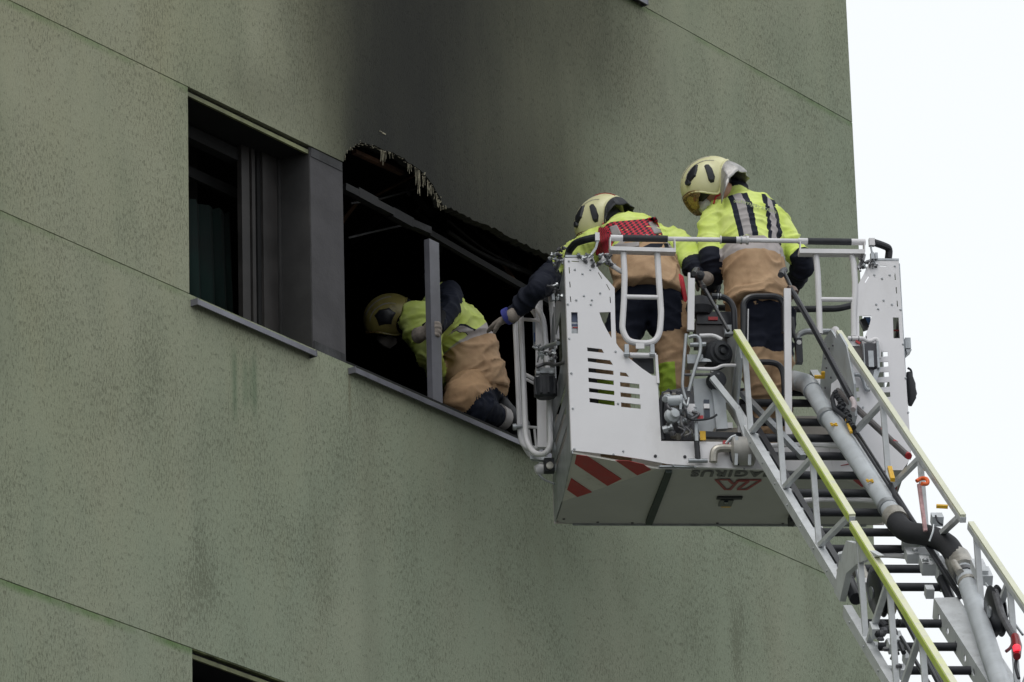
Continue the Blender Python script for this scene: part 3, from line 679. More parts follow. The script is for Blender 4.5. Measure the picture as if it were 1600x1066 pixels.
# ---- posts and black hoops by the ladder
flatbar('post', [(1080, 436, .02), (1079, 517, .02)], .03, .035); flatbar('post', [(1076.5, 427, .02), (1076.5, 440, .02)], .02, .012)
flatbar('post', [(1230, 452, .0), (1232, 690, .0)], .03, .036)
tubep('black_hoop', [(1161, 540, .05), (1162, 500, .05), (1161, 463, .05), (1225, 463, .05), (1226, 520, .05)], .017, mat=blackgloss, rd=.07)
tubep('hoop_inner', [(1168, 545, .06), (1169, 483, .06)], .004, mat=white, rd=0)
tubep('black_hoop', [(1112, 463, .1), (1133, 464, .1), (1147, 478, .1), (1148, 517, .1)], .0165, mat=blackgloss, rd=.05)
tubep('black_hoop', [(1178, 566, .1), (1212, 566, .1), (1224, 578, .1), (1226, 620, .1)], .016, mat=blackgloss, rd=.06)
for x in (1121, 1125): tubep('hoop_band', [(x, 463.2, .1), (x+1.2, 463.3, .1)], .0175, mat=greymetal, rd=0)
# console
b = MB(); b.box(kb(1116, 524, .25), (.21, .12, .13)); cons = part(b, 'control_console', simple('console_brown_grey', (.05, .045, .045), .4), None, False)
b = MB(); b.box(kb(1116, 499, .2), (.19, .05, .07)); b.box(kb(1116, 491, .19), (.2, .02, .008)); part(b, 'console_lid', blackgloss, cons, False)
b = MB(); b.box(kb(1114, 498, .17), (.05, .01, .018)); part(b, 'red_indicator', redm, cons, False)
b = MB(); b.box(kb(1107, 481, .24), (.10, .03, .018)); b.box(kb(1088, 485, .22), (.01, .03, .10)); part(b, 'console_glass', greymetal, cons, False)
b = MB(); b.box(kb(1140, 517, .15), (.055, .05, .05)); part(b, 'lever_block', pipegrey, cons, False)
b = MB(); b.lathe(kb(1093, 482, .2), (0, 0, 1), [(.06, -.04), (.075, 0), (.06, .05), (.02, .07)], 14); part(b, 'black_bag', black, None)
b = MB(); b.lathe(kb(1094, 431, .03), (0, -1, 0), [(.01, -.02), (.022, -.02), (.022, .02), (.01, .03)], 14); part(b, 'black_knob', black, None)
# round black reel / motor
b = MB(); b.lathe(kb(1126, 551, .02), (.35, -1, 0), [(.04, -.10), (.075, -.09), (.078, -.02), (.070, .0), (.066, .01), (.052, .012), (.05, .03), (.034, .034), (.03, .02), (.018, .02), (.016, .034), (.006, .036)], 22); part(b, 'round_motor', black)
b = MB(); b.lathe(kb(1120, 594, .02), (.3, -1, 0), [(.03, -.05), (.045, -.04), (.047, .02), (.03, .026)], 16); part(b, 'round_motor', black)
# bent guard tubes on the left of the ladder head
tubep('guard_tube', [(1076, 527, .0), (1087, 524, -.01), (1094, 530, -.01), (1095, 548, -.01), (1086, 575, -.01), (1076, 612, -.01)], .010, mat=greymetal, rd=.03)
tubep('guard_tube', [(1072, 522, .0), (1069, 560, .0), (1066, 605, .0), (1072, 625, .0)], .009, mat=greymetal, rd=.03)
tubep('guard_tube', [(1093, 525, .03), (1115, 524, .03), (1128, 531, .02)], .011, mat=white, rd=.03)
tubep('guard_tube', [(1078, 539, .0), (1103, 538, .0)], .012, mat=greymetal, rd=.03)
tubep('guard_tube', [(1087, 576, .0), (1118, 577, .0), (1128, 571, .0), (1150, 571, .0)], .009, mat=white, rd=.03)
tubep('guard_tube', [(1068, 586, .0), (1124, 585, .0)], .008, mat=darkmetal, rd=0)
flatbar('cross_plate', [(1072, 566, .1), (1118, 566, .1)], .1, .05, mat=greymetal)
b = MB(); b.lathe(kb(1102, 566, .05), (0, -.3, 1), [(.05, 0), (.045, .012), (.02, .02)], 16); part(b, 'round_cover', pipegrey)
# rubber seal and hydraulic cluster in the lower left opening
tubep('rubber_seal', [(1047, 611, .02), (1034, 620, .02), (1032, 650, .02), (1036, 688, .02)], .016, mat=black, rd=.04)
b = MB(); b.prism(p2([(1034, 612), (1100, 600), (1098, 688), (1036, 688)], .1), [], (0, .1, 0), UX, WX, (0, .02, 0)); part(b, 'recess_plate', darkmetal, None, False)
R_ = random.Random(11)
for i in range(42):
    x, y = R_.uniform(1040, 1092), R_.uniform(612, 683)
    if R_.random() < .5 and x > 1068: continue
    v = R_.uniform(-.02, .06); c = kb(x, y, v); r = R_.uniform(.008, .020)
    d = Vector((R_.uniform(-1, 1), R_.uniform(-1, .2), R_.uniform(-1, 1))).normalized(); mt = R_.choice((pipegrey, greymetal, greymetal, brass, darkmetal))
    b = MB(); b.lathe(c, d, [(r*.5, -r*1.6), (r, -r*1.5), (r, -r*.3), (r*.7, -r*.2), (r*.7, r*.5), (r*1.05, r*.6), (r*1.05, r*1.1), (r*.4, r*1.3)], 10); part(b, 'valve_body', mt)
for i in range(9):
    x, y = R_.uniform(1042, 1085), R_.uniform(612, 670)
    tubep('hydraulic_pipe', [(x, y, -.03), (x+R_.uniform(-10, 14), y+R_.uniform(2, 14), -.05), (x+R_.uniform(-8, 18), y+R_.uniform(12, 26), -.04)], R_.uniform(.004, .008), mat=R_.choice((pipegrey, darkmetal, greymetal)), rd=.03)
b = MB(); b.lathe(kb(1055, 626, -.03), (1, -.2, 0), [(.012, -.04), (.028, -.038), (.028, .03), (.018, .04)], 16); part(b, 'valve_body', pipegrey)
b = MB(); b.lathe(kb(1052, 648, -.03), (.3, -1, 0), [(.04, -.03), (.04, .0), (.026, .012), (.022, .03), (.008, .032)], 18); part(b, 'valve_body', pipegrey)
b = MB(); b.box(kb(1078, 640, .02), (.05, .04, .05)); part(b, 'sensor_box', white, None, False)
# tapered boom head plates in the middle
b = MB(); b.prism(p2([(1083, 592), (1130, 590), (1135, 640), (1112, 676), (1092, 676), (1086, 640)], .08), [], (0, .08, 0), UX, WX, (0, .02, 0)); part(b, 'head_plate', pipegrey, None, False)
flatbar('head_arm', [(1112, 590, -.02), (1152, 640, -.03), (1168, 690, -.03)], .03, .03, mat=aluminium)
flatbar('head_arm', [(1120, 600, .06), (1128, 672, .06)], .04, .06, mat=pipegrey)
b = MB(); b.box(kb(1104, 640, -.02), (.03, .03, .10)); part(b, 'latch_body', glass_d, None, False)
b = MB(); b.box(kb(1104, 635, -.04), (.03, .01, .025)); part(b, 'white_tag', white, None, False)
b = MB(); b.box(kb(1094, 653, -.03), (.03, .02, .02)); part(b, 'red_tag', redm, None, False)
b = MB(); b.box(kb(1098, 681, -.01), (.03, .01, .05)); part(b, 'yellow_tag', yellowm, None, False)
tubep('gas_strut', [(1087, 655, -.02), (1089, 692, -.03)], .010, mat=pipegrey, rd=0); tubep('gas_strut', [(1088.5, 690, -.03), (1090.5, 718, -.03)], .015, mat=blackgloss, rd=0)
b = MB(); b.lathe(kb(1090.5, 720, -.03), (1, 0, 0), [(.012, -.05), (.012, .05)], 10); part(b, 'strut_foot', greymetal)
tubep('curved_hose', [(1071, 640, -.05), (1075, 655, -.05), (1090, 657, -.05), (1112, 654, -.04), (1120, 648, -.03)], .006, mat=black, rd=.04)
# water pump body and elbow on the beam
b = MB(); b.lathe(kb(1162, 705, -.03), (1, 0, 0), [(.03, -.07), (.075, -.06), (.078, .02), (.078, .05), (.06, .06)], 20); part(b, 'water_cylinder', simple('grey_cylinder_paint', (.37, .36, .34), .4, 0, .15, 12))
tubep('water_elbow', [(1114.5, 722, -.04), (1115, 706, -.04), (1122, 700, -.04), (1146, 701, -.04)], .022, mat=brass, rd=.05)
for x in (1151, 1172): flatbar('cylinder_clamp', [(x, 682, -.09), (x-1, 727, -.09)], .012, .016, mat=pipegrey)
b = MB(); b.box(kb(1134, 694, -.03), (.03, .03, .03)); part(b, 'red_tag', redm, None, False)
tubep('small_pipe', [(1134, 694, -.04), (1142, 684, -.04), (1150, 681, -.04)], .009, mat=greymetal, rd=.03)
tubep('small_pipe', [(1141, 705, -.04), (1142, 722, -.04), (1155, 726, -.04)], .005, mat=black, rd=.03)
flatbar('dark_sill', [(1098, 680, .06), (1210, 684, .06)], .04, .03, mat=blackgloss)
b = MB(); b.box(kb(1163, 672, .05), (.07, .03, .035)); b.box(kb(1137, 666, .06), (.05, .03, .03)); part(b, 'white_block', white, None, False).__setitem__('kind', 'stuff')
# box with a round white mark, lamp box on the right, hooks
b = MB(); b.box(kb(1248, 549, .1), (.035, .05, .135)); bx_ = part(b, 'black_control_box', blackgloss, None, False)
b = MB(); b.lathe(kb(1248.5, 535, .074), (0, -1, 0), [(.013, 0), (.013, .002), (.008, .0022)], 16); part(b, 'white_logo', simple('logo_white', (.6, .6, .6), .5), bx_)
tubep('box_bracket', [(1238, 497, .2), (1240, 520, .15), (1243, 531, .1)], .01, mat=black, rd=.03)
b = MB(); b.box(kb(1360, 557, -.03), (.075, .05, .13), ); fld = part(b, 'flood_lamp', simple('lamp_body_grey', (.05, .05, .06), .4), None, False)
b = MB(); b.box(kb(1361, 561, -.058), (.028, .008, .09)); part(b, 'lamp_glass', greymetal, fld, False)
b = MB(); b.box(kb(1349.5, 558, -.05), (.004, .05, .14)); b.box(kb(1371, 556, -.05), (.012, .05, .15)); b.prism(p2([(1365, 580), (1376, 576), (1368, 600), (1362, 600)], -.03), [], (0, -.05, 0), UX, WX, (0, .05, 0)); part(b, 'lamp_housing', greymetal, fld, False)
tubep('lamp_bar', [(1325, 529, -.03), (1350, 529, -.03), (1358, 535, -.03), (1370, 528, -.03), (1374, 540, -.03), (1373, 560, -.03)], .012, mat=white, rd=.03)
for x in (1330, 1341, 1353): tubep('cable_tie', [(x, 529, -.03), (x+1, 529, -.03)], .0128, mat=black, rd=0)
tubep('hook_tube', [(1332, 586, -.03), (1345, 585, -.03), (1350, 596, -.03), (1352, 606, -.03), (1357, 611, -.03), (1358, 604, -.03)], .011, mat=greymetal, rd=.03)
b = MB(); b.box(kb(1336, 549, .0), (.07, .04, .10)); part(b, 'motor_block', simple('brown_grey_block', (.12, .105, .10), .5), None, False)
b = MB(); b.box(kb(1332, 536, -.01), (.07, .03, .045)); part(b, 'label_plate', white, None, False)
b = MB(); b.bar(kb(1337, 533, -.035), kb(1344, 537, -.035), .012, .006, up=(0, 1, 0)); part(b, 'red_mark', redm, None, False)
b = MB(); b.bar(kb(1347, 500, .1), kb(1354, 515, .1), .03, .04, up=(0, 1, 0)); part(b, 'blue_handle', blackgloss, None, False)
b = MB(); b.box(kb(1355, 502, .12), (.035, .02, .04)); part(b, 'blue_label', simple('mid_blue_label', (.1, .2, .42), .4), None, False)
b = MB(); b.box(kb(1417, 540, .1), (.03, .08, .06)); b.prism(p2([(1414, 550), (1423, 550), (1416, 556)], .1), [], (0, .06, 0), UX, WX, (0, .08, 0)); part(b, 'side_bracket', greymetal, None, False).__setitem__('kind', 'stuff')
o = tubep('black_side_handle', [(1418, 575, .1), (1424, 578, .1), (1425, 590, .1)], .006, mat=black, rd=.02)
b = MB(); b.tube([kb(1420, 582, .1), kb(1423, 600, .1), kb(1424, 622, .1), kb(1422, 634, .1)], [.014, .026, .026, .01], 12); b.tube([kb(1428, 604, .1), kb(1429, 615, .1), kb(1426, 628, .1)], [.008, .014, .006], 10); part(b, 'side_mitt', black, o).__setitem__('kind', 'stuff')
tubep('inner_strut', [(1404, 498, .15), (1402, 515, .15), (1400, 530, .15)], .008, mat=darkmetal, rd=.02)
b = MB(); b.bar(kb(1396, 516.5, .1), kb(1405, 516.5, .1), .008, .006, up=(0, 1, 0)); part(b, 'red_tag', redm, None, False)
# sheet with printed label behind the small window of the left panel
b = MB(); b.box(kb(898, 505, .03), (.05, .006, .13)); ls = part(b, 'label_sheet', greymetal, None, False)
b = MB(); b.box(kb(898, 496, .025), (.036, .002, .05)); b.box(kb(898, 508, .025), (.036, .002, .012)); part(b, 'label_print', simple('label_blue_grey', (.12, .15, .25), .5), ls, False).__setitem__('kind', 'stuff')
b = MB(); b.box(kb(899, 512, .024), (.03, .002, .006)); part(b, 'label_red_line', redm, ls, False)

b = MB(); b.box(kb(922, 590, .5), (.14, .2, .34)); part(b, 'slot_dark_block', black, None, False)  # black block added so the panel slots look dark
# ------------------------------------------------------------------ ladder
TH = math.radians(39.6)
_P1 = at(1200, 600.5, 29.25)
# direction of the left hand rail: falls at TH and meets the sight line through (1490, 1066)
best = None
for i in range(4000):
    D = 22+i*.002; Q = at(1490, 1066, D); d = Q-_P1; e = abs(math.atan2(-d.z, math.hypot(d.x, d.y))-TH)
    if best is None or e < best[0]: best = (e, D, d.normalized())
LD = best[2]
LR = BU.copy()                                                      # rungs stay parallel to the basket
LN = LR.cross(LD).normalized(); LN = LN if LN.z > 0 else -LN        # out of the ladder, up and towards the viewer
LY = LN.cross(LR).normalized(); LY = LY if LY.dot(LD) > 0 else -LY
KS = LD.dot(LR)/LD.dot(LY)
H1 = .405
LO = _P1 - LN*H1
LM = Matrix(((LR.x, LY.x, LN.x, LO.x), (LR.y, LY.y, LN.y, LO.y), (LR.z, LY.z, LN.z, LO.z), (0, 0, 0, 1)))
if LM.to_3x3().determinant() < 0: LM = Matrix(((LR.x, LY.x, LN.x, LO.x), (LR.y, LY.y, LN.y, LO.y), (LR.z, LY.z, LN.z, LO.z), (0, 0, 0, 1)))
LI = LM.inverted()
def lp(x, t, z=0.): return Vector((x+KS*t, t, z))
def lt(px, py, z=0.):                                               # (x, t) on the ladder plane at height z above the rungs
    o = LI @ CAM; d = LI.to_3x3() @ ray(px, py); q = o + d*((z-o.z)/d.z); return q.x-KS*q.y, q.y
def lq(px, py, z=0.): x, t = lt(px, py, z); return lp(x, t, z)
lad = tag(empty('aerial_ladder', LM), 'grey aluminium aerial ladder with lime handrails leading up to the basket', 'ladder')
def L(b, name, mat, par=None, smooth=False): return b.build(name, mat, par or lad, smooth)
W1 = lt(1395.5, 650, H1)[0]-lt(1231, 650, H1)[0]
tTop = lt(1150, 522, H1)[1]; tEnd1 = lt(1329, 812, H1)[1]; tC1 = lt(1338, 915, 0)[1]; tH2 = lt(1340, 823, H1)[1]; tC2 = lt(1336, 944, 0)[1]; tBot = tC2+4.2
def section(nm, t0h, t1h, t0c, t1c, x0, x1, zc, zh, rungs, tri, first):
    for side, x in ((0, x0), (1, x1)):
        s = 1 if side else -1
        b = MB(); b.bar(lp(x, t0h, zh), lp(x, t1h, zh), .030, .028, up=(0, 0, 1)); hr_ = L(b, 'handrail', aluminium)
        b = MB(); b.bar(lp(x, t0h+.005, zh+.021), lp(x, t1h-.005, zh+.021), (.032 if side == 0 else .028), .014, up=(0, 0, 1)); L(b, 'handrail_cover', cream if side == 0 else cream2, hr_)
        if side == 0: b = MB(); b.bar(lp(x-.0165, t0h+.005, zh+.004), lp(x-.0165, t1h-.005, zh+.004), .005, .036, up=(0, 0, 1)); L(b, 'handrail_cover', lime, hr_)
        b = MB(); b.bar(lp(x, t0c, zc), lp(x, t1c, zc), .042, .06, up=(0, 0, 1)); ch_ = L(b, 'bottom_chord', aluminium)
        for k in range(int((t1c-t0c)/.3)):
            b = MB(); b.lathe(lp(x+(-.022), t0c+.15+.3*k, zc), (-1, 0, 0), [(.007, 0), (.005, .004)], 8); L(b, 'rivet', greymetal, ch_)
        for (ta, tb) in tri:
            b = MB(); b.bar(lp(x, ta, zh-.01), lp(x, tb, zc+.02), .024, .028, up=(1, 0, 0)); L(b, 'truss_brace', aluminium)
    for t in rungs:
        b = MB(); b.tube([lp(x0+.02, t, zc), lp(x1-.02, t, zc)], .0212, 12); r_ = L(b, 'rung', black, None, True)
        for x, s in ((x0+.03, 1), (x1-.03, -1)):
            b = MB(); b.tube([lp(x-s*.01, t, zc), lp(x+s*.012, t, zc)], .0245, 10); L(b, 'rung_collar', aluminium, r_, True)
def tr(py, x=1260): return lt(x, py, 0)[1]
ru1 = [tr(y, x) for y, x in ((613,1215),(630,1225),(660,1240),(685,1260),(713,1275),(743,1290),(771,1310),(801,1325),(832,1345),(858,1365),(889,1390))]
nodesT = [lt(1160, 562, H1)[1], lt(1206, 625, H1)[1], lt(1259, 712, H1)[1]]; st = nodesT[2]-nodesT[1]
nb = [lt(1176, 682, 0)[1], lt(1224, 768, 0)[1]]
tri1 = []
tT = nodesT[1]-st; tB = nb[0]
tri1.append((tTop+.08, lt(1148, 634, 0)[1]))
for k in range(4):
    if tB < tC1: tri1.append((max(tT, tTop+.1), tB))
    if tT+st < tEnd1+.1 and tB < tC1: tri1.append((tT+st, tB))
    tT += st; tB += st
section('inner', tTop, tEnd1, lt(1112, 585, 0)[1], tC1, 0, W1, 0, H1, ru1, tri1, True)
# second section, wider and a little deeper
ru2 = [tr(907, 1400)]+[tr(964, 1450)+.0+.292*k for k in range(14)]
tri2 = []; t = tH2+.12
while t < tBot-.6: tri2 += [(t, t+.26), (t+.60, t+.32)]; t += .64
section('outer', tH2, tBot, tC2, tBot, -.018, W1+.012, -.035, H1+.004, ru2, tri2, False)
print('LADDER', W1, KS, tTop, tEnd1, tC1, tH2, tBot, st)
# channel profile with lightening holes on the right chord, and inner edge strip on the left
a, c = lt(1482, 945, .03), lt(1560, 1066, .03); xr_ = W1-.10
b = MB(); t0 = tC2+.0
b.bar(lp(xr_+.02, t0, .03), lp(xr_+.02, tBot, .03), .12, .012, up=(0, 0, 1)); cht = L(b, 'channel_top', aluminium)
holes = []
b = MB(); L_ = tBot-t0
hl_ = [[(t0*0+.12+.17*k+.022*math.cos(q*math.pi/4), -.0+.018*math.sin(q*math.pi/4)) for q in range(8)] for k in range(int(L_/.17)-1)]
yy = (lp(0, 1, 0)-lp(0, 0, 0))
b.prism([(0, -.05), (L_, -.05), (L_, .05), (0, .05)], hl_, lp(xr_-.04, t0, -.02), yy, (0, 0, 1), (.006, 0, 0)); L(b, 'channel_side', aluminium)
# cross braces between the sections (pale bent straps)
for ty in (690, 775, 862):
    t = tr(ty, 1300); b = MB(); b.tube(arc([lp(.0, t+.05, -.02), lp(.14, t-.03, -.03), lp(.40, t-.03, -.03), lp(W1, t+.06, -.02)], .08), .014, 8); L(b, 'cross_strap', white, None, True)
for ty in (655, 700, 762, 815, 795):
    t = tr(ty, 1250); b = MB(); b.box(lp(.06, t, -.05), (.10, .05, .03)); L(b, 'guide_block', white)
# black edge profile running inside the left chord
b = MB(); b.bar(lp(.048, lt(1150, 640, 0)[1], .0), lp(.048, tC1-.05, .0), .03, .06); L(b, 'black_slide_profile', blackgloss)
b = MB(); b.bar(lq(1180, 560, .20), lq(1215, 640, .1), .006, .03); L(b, 'blue_black_plate', blackgloss)
b = MB(); b.bar(lq(1160, 615, .05), lq(1255, 715, .02), .03, .03); L(b, 'hydraulic_tube', greymetal)
# ladder head: gusset plates
gz = lambda pts, z: [lq(x, y, z) for x, y in pts]
def plate(name, pts, x, th, mat):                                   # plate in the side plane of the ladder
    P = []
    for px, py in pts:
        o = LI @ CAM; d = LI.to_3x3() @ ray(px, py)                  # hit of the plane through the sheared side
        n_ = Vector((1, -KS, 0)); q = o + d*((n_.dot(Vector((x, 0, 0)))-n_.dot(o))/n_.dot(d)); P.append(q)
    b = MB(); k = len(P); V = P+[p+Vector((th, 0, 0)) for p in P]
    b.add(V, [tuple(range(k)), tuple(range(2*k-1, k-1, -1))]+[(i, (i+1) % k, k+(i+1) % k, k+i) for i in range(k)]); return L(b, name, mat)
gp = plate('head_gusset', [(1288,530),(1298,515),(1306,528),(1311,521),(1322,540),(1334,600),(1336,650),(1326,690),(1300,690),(1278,640),(1284,570)], W1-.02, .012, pipegrey)
for x, y in ((1296, 545), (1301, 560), (1292, 575), (1299, 590), (1302, 540), (1305, 575), (1290, 606), (1309, 610), (1290, 560), (1307, 595)):
    b = MB(); q = lq(x, y, .2); n_ = Vector((1, -KS, 0)); o = LI @ CAM; d = LI.to_3x3() @ ray(x, y); q = o + d*((n_.dot(Vector((W1-.02, 0, 0)))-n_.dot(o))/n_.dot(d))
    b.lathe(q, (-1, 0, 0), [(.007, 0), (.005, .006)], 8); L(b, 'rivet', darkmetal, gp)
plate('head_gusset', [(1136,530),(1150,522),(1158,560),(1150,640),(1135,640),(1118,600)], -.01, .012, pipegrey)
b = MB(); b.tube([lq(1305, 516, .30), lq(1313, 532, .30)], .022, 12); L(b, 'gusset_pin', white, None, True)
b = MB(); b.box(lq(1280, 589, .2), (.05, .02, .015)); b.box(lq(1286, 586, .21), (.018, .02, .035)); L(b, 'yellow_tag', yellowm)['kind'] = 'stuff'
# ---- water pipe
def pipe(name, pts, r, mat, z=.12, par=None, rd=.08, n=18):
    b = MB(); P = [lq(p[0], p[1], p[2] if len(p) > 2 else z) for p in pts]; b.tube(arc(P, rd, 6) if rd else P, r, n); return L(b, name, mat, par, True)
wp = pipe('water_pipe', [(1250, 598, .10), (1262, 597, .12), (1283, 634, .12), (1398, 808, .12)], .047, pipegrey, rd=.12)
pipe('pipe_elbow', [(1240, 594, .06), (1262, 600, .12), (1270, 612, .12)], .052, pipegrey, rd=.06)
for x, y in ((1291, 650), (1386, 791)): pipe('pipe_clamp', [(x, y), (x+3, y+5)], .051, greymetal, par=wp, rd=0)
for x, y in ((1303, 663), (1359, 751)):
    q = lq(x, y, .12+.047); b = MB()
    for dx, dy in ((-.012, -.012), (.012, .012), (.012, -.012), (-.012, .012), (0, 0)): b.box(q+Vector((dx, dy, -.001)), (.012, .012, .006))
    L(b, 'yellow_mark', yellowm, wp)['kind'] = 'stuff'
b = MB(); b.tube(spline([lq(*p) for p in ((1396, 806, .12), (1407, 823, .12), (1420, 832, .13), (1440, 835, .14), (1462, 841, .15), (1482, 853, .15), (1494, 872, .14), (1500, 886, .13))], 6), .054, 18); hs = L(b, 'rubber_hose', simple('black_hose_rubber', (.018, .019, .023), .75, 0, .2, 10, bump=.3), None, True)
pipe('hose_coupling', [(1396, 806, .12), (1403, 816, .12)], .060, brass, rd=0, par=hs)
pipe('hose_coupling', [(1496, 873, .13), (1506, 893, .13)], .064, brass, rd=0, par=hs); pipe('hose_coupling', [(1490, 880, .17), (1500, 895, .17)], .02, brass, rd=0, par=hs)
wp2 = pipe('water_pipe', [(1505, 890, .13), (1564, 1073, .13), (1700, 1420, .13)], .048, pipegrey, rd=.3)
pipe('pipe_clamp', [(1507, 898), (1509, 903)], .055, darkmetal, z=.13, par=wp2, rd=0); pipe('pipe_clamp', [(1513, 912), (1514, 916)], .052, brass, z=.13, par=wp2, rd=0)
# ---- black struts of the basket levelling
def bstrut(name, pts, r, mat, par=None, rd=.0): b = MB(); P = [lq(*p) for p in pts]; b.tube(arc(P, .03) if rd else P, r, 10); return L(b, name, mat, par, True)
s1_ = bstrut('levelling_rod', [(1224, 424, .6), (1237, 452, .58)], .011, blackgloss)
bstrut('rod_eye', [(1220, 430, .6), (1222, 424, .6), (1227, 422, .6)], .017, darkmetal, s1_, 1)
s2_ = bstrut('levelling_rod', [(1236, 452, .58), (1272, 514, .5), (1330, 622, .34)], .0165, blackgloss)
bstrut('rod_clevis', [(1232, 452, .58), (1239, 451, .58), (1243, 458, .57)], .019, simple('brown_clevis', (.16, .11, .09), .5), s2_, 1)
bstrut('rod_end', [(1331, 623, .34), (1336, 632, .33), (1333, 640, .32)], .014, simple('pinkish_rod_end', (.42, .36, .37), .5), s2_, 1)
s3_ = bstrut('levelling_rod', [(1308, 610, .16), (1340, 640, .16), (1418, 712, .16)], .0175, simple('brown_rod', (.115, .105, .105), .45))
for x, y in ((1378, 674), (1397, 692), (1418, 711)): bstrut('red_tape', [(x, y, .16), (x+2, y+2, .16)], .0185, redm, s3_)
s4_ = bstrut('levelling_rod', [(1087, 424, .62), (1098, 446, .6)], .009, darkmetal); bstrut('rod_eye', [(1084, 428, .62), (1087, 421, .62), (1091, 422, .62)], .015, darkmetal, s4_, 1)
bstrut('levelling_rod', [(1098, 446, .6), (1138, 517, .46)], .0105, blackgloss); bstrut('rod_clevis', [(1097, 445, .6), (1100, 449, .6)], .014, darkmetal, s4_)
# cables and the corrugated hose
s5 = bstrut('signal_cable', [(1306, 612, .18), (1300, 622, .18), (1304, 640, .18), (1316, 648, .18), (1326, 658, .17), (1338, 680, .16)], .012, black, None, 1)
R_ = random.Random(5)
for i in range(16):
    x = 1301+R_.uniform(-2, 6)+i*1.9; y = 615+i*3.4
    bstrut('corrugation', [(x, y, .185), (x+2, y+2.4, .185)], .015, black, s5)
for dx in (0, 5): bstrut('hydraulic_line', [(1336+dx, 678, .16), (1392+dx, 765, .15), (1458+dx, 870, .10), (1500+dx, 935, .05)], .008, blackgloss)
bstrut('hydraulic_line', [(1392, 757, .16), (1398, 775, .15), (1452, 850, .12)], .012, black)
b = MB(); b.bar(lq(1322, 654, .18), lq(1330, 676, .18), .014, .012); L(b, 'yellow_clip', yellowm)
b = MB(); b.bar(lq(1390, 731, .2), lq(1395, 750, .2), .022, .02); L(b, 'yellow_clip', yellowm)
b = MB(); b.box(lq(1447, 731, H1-.02), (.022, .04, .02)); L(b, 'yellow_clip', yellowm)
b = MB(); b.bar(lq(1463, 791, .40), lq(1481, 792, .40), .018, .016); L(b, 'yellow_clip', yellowm)
bstrut('orange_strap', [(1432, 752, .40), (1440, 747, .41), (1449, 748, .42), (1450, 757, .40), (1440, 756, .41)], .010, orange, None, 1)
bstrut('red_white_pole', [(1436, 757, .38), (1446, 830, .2)], .011, simple('pink_white_pole', (.55, .33, .34), .5, 0, .3, 20))
b = MB(); b.box(lq(1464, 812, .36), (.055, .06, .05)); jb = L(b, 'junction_box', pipegrey)
bstrut('box_cable', [(1462, 806, .39), (1466, 817, .38), (1472, 820, .36)], .005, black, jb, 1); bstrut('box_cable', [(1459, 820, .36), (1458, 830, .34), (1452, 846, .3)], .005, greymetal, jb, 1)
# section end fittings: guide head left
plate('section_head_plate', [(1322,845),(1345,852),(1372,868),(1340,880),(1322,896),(1312,940),(1303,925),(1310,880)], -.03, .03, aluminium)
b = MB(); b.bar(lq(1345, 862, .22), lq(1312, 872, .18), .03, .05); L(b, 'head_bracket', aluminium)
b = MB(); b.bar(lq(1338, 862, .16), lq(1350, 945, .04), .028, .04); L(b, 'head_bracket', aluminium)
b = MB(); b.lathe(lq(1323, 897, .02), (0, -1, .3), [(.05, 0), (.05, .02), (.028, .03), (.024, .06)], 18); L(b, 'guide_roller', brass, None, True)
b = MB(); b.tube([lq(1323, 903, .02), lq(1338, 936, .0)], .033, 14); L(b, 'guide_tube', blackgloss, None, True)
b = MB(); b.tube([lq(1472, 905, .02), lq(1488, 942, .0)], .026, 14); L(b, 'guide_tube', blackgloss, None, True)
b = MB(); b.tube([lq(1343, 882, .12), lq(1357, 915, .1)], .022, 12); L(b, 'strut_cylinder', brass, None, True)
b = MB(); b.box(lq(1358, 914, .11), (.05, .06, .05)); L(b, 'strut_block', white)
# right end of the upper section: bracket castings
for px, py, sx, sy, sz_ in ((1440, 868, .16, .10, .05), (1462, 884, .15, .12, .06), (1480, 896, .10, .10, .08), (1452, 925, .04, .06, .05), (1425, 852, .10, .05, .04), (1448, 856, .08, .06, .05)):
    b = MB(); b.box(lq(px, py, .03), (sx, sy, sz_)); L(b, 'section_bracket', aluminium)
for px, py in ((1430, 862), (1456, 872), (1470, 890), (1446, 878)):
    b = MB(); b.lathe(lq(px, py, .07), (0, -.3, 1), [(.016, 0), (.016, .012), (.008, .018)], 10); L(b, 'bracket_bolt', greymetal, None, True)
# big oval pulleys
for px, py, z in ((1372, 925, .14), (1556, 955, .2)):
    c = lq(px, py, z); b = MB(); ax = Vector((1, -.15, .05)); b.lathe(c, ax, [(.02, -.03), (.10, -.028), (.125, -.016), (.105, -.008), (.105, .008), (.125, .016), (.10, .028), (.02, .03)], 28); pu = L(b, 'cable_pulley', blackgloss, None, True)
    b = MB(); b.lathe(c, ax, [(.03, -.036), (.03, .036)], 12); L(b, 'pulley_hub', greymetal, pu, True)
b = MB(); b.lathe(lq(1390, 930, .1), (1, -.15, .05), [(.02, -.01), (.10, -.008), (.10, .008), (.02, .01)], 24); L(b, 'pale_pulley', simple('cream_nylon', (.55, .50, .38), .5), None, True)
for a_, c_, r in (((1376, 896, .2), (1470, 1075, .12), .012), ((1384, 900, .16), (1480, 1085, .1), .014), ((1408, 996, .16), (1462, 1085, .16), .010), ((1398, 985, .12), (1412, 1020, .1), .012), ((1540, 912, .22), (1598, 992, .2), .006)):
    bstrut('steel_cable', [a_, c_], r, blackgloss if r > .007 else greymetal)
for i in range(9):
    q = (1372+R_.uniform(-4, 34), 975+R_.uniform(-8, 16)); b = MB(); b.lathe(lq(*q, .1), (R_.uniform(-1, 1), R_.uniform(-1, 1), .4), [(.01, -.02), (.02, -.018), (.02, .01), (.01, .02)], 10); L(b, 'hose_fitting', R_.choice((black, darkmetal)), None, True)
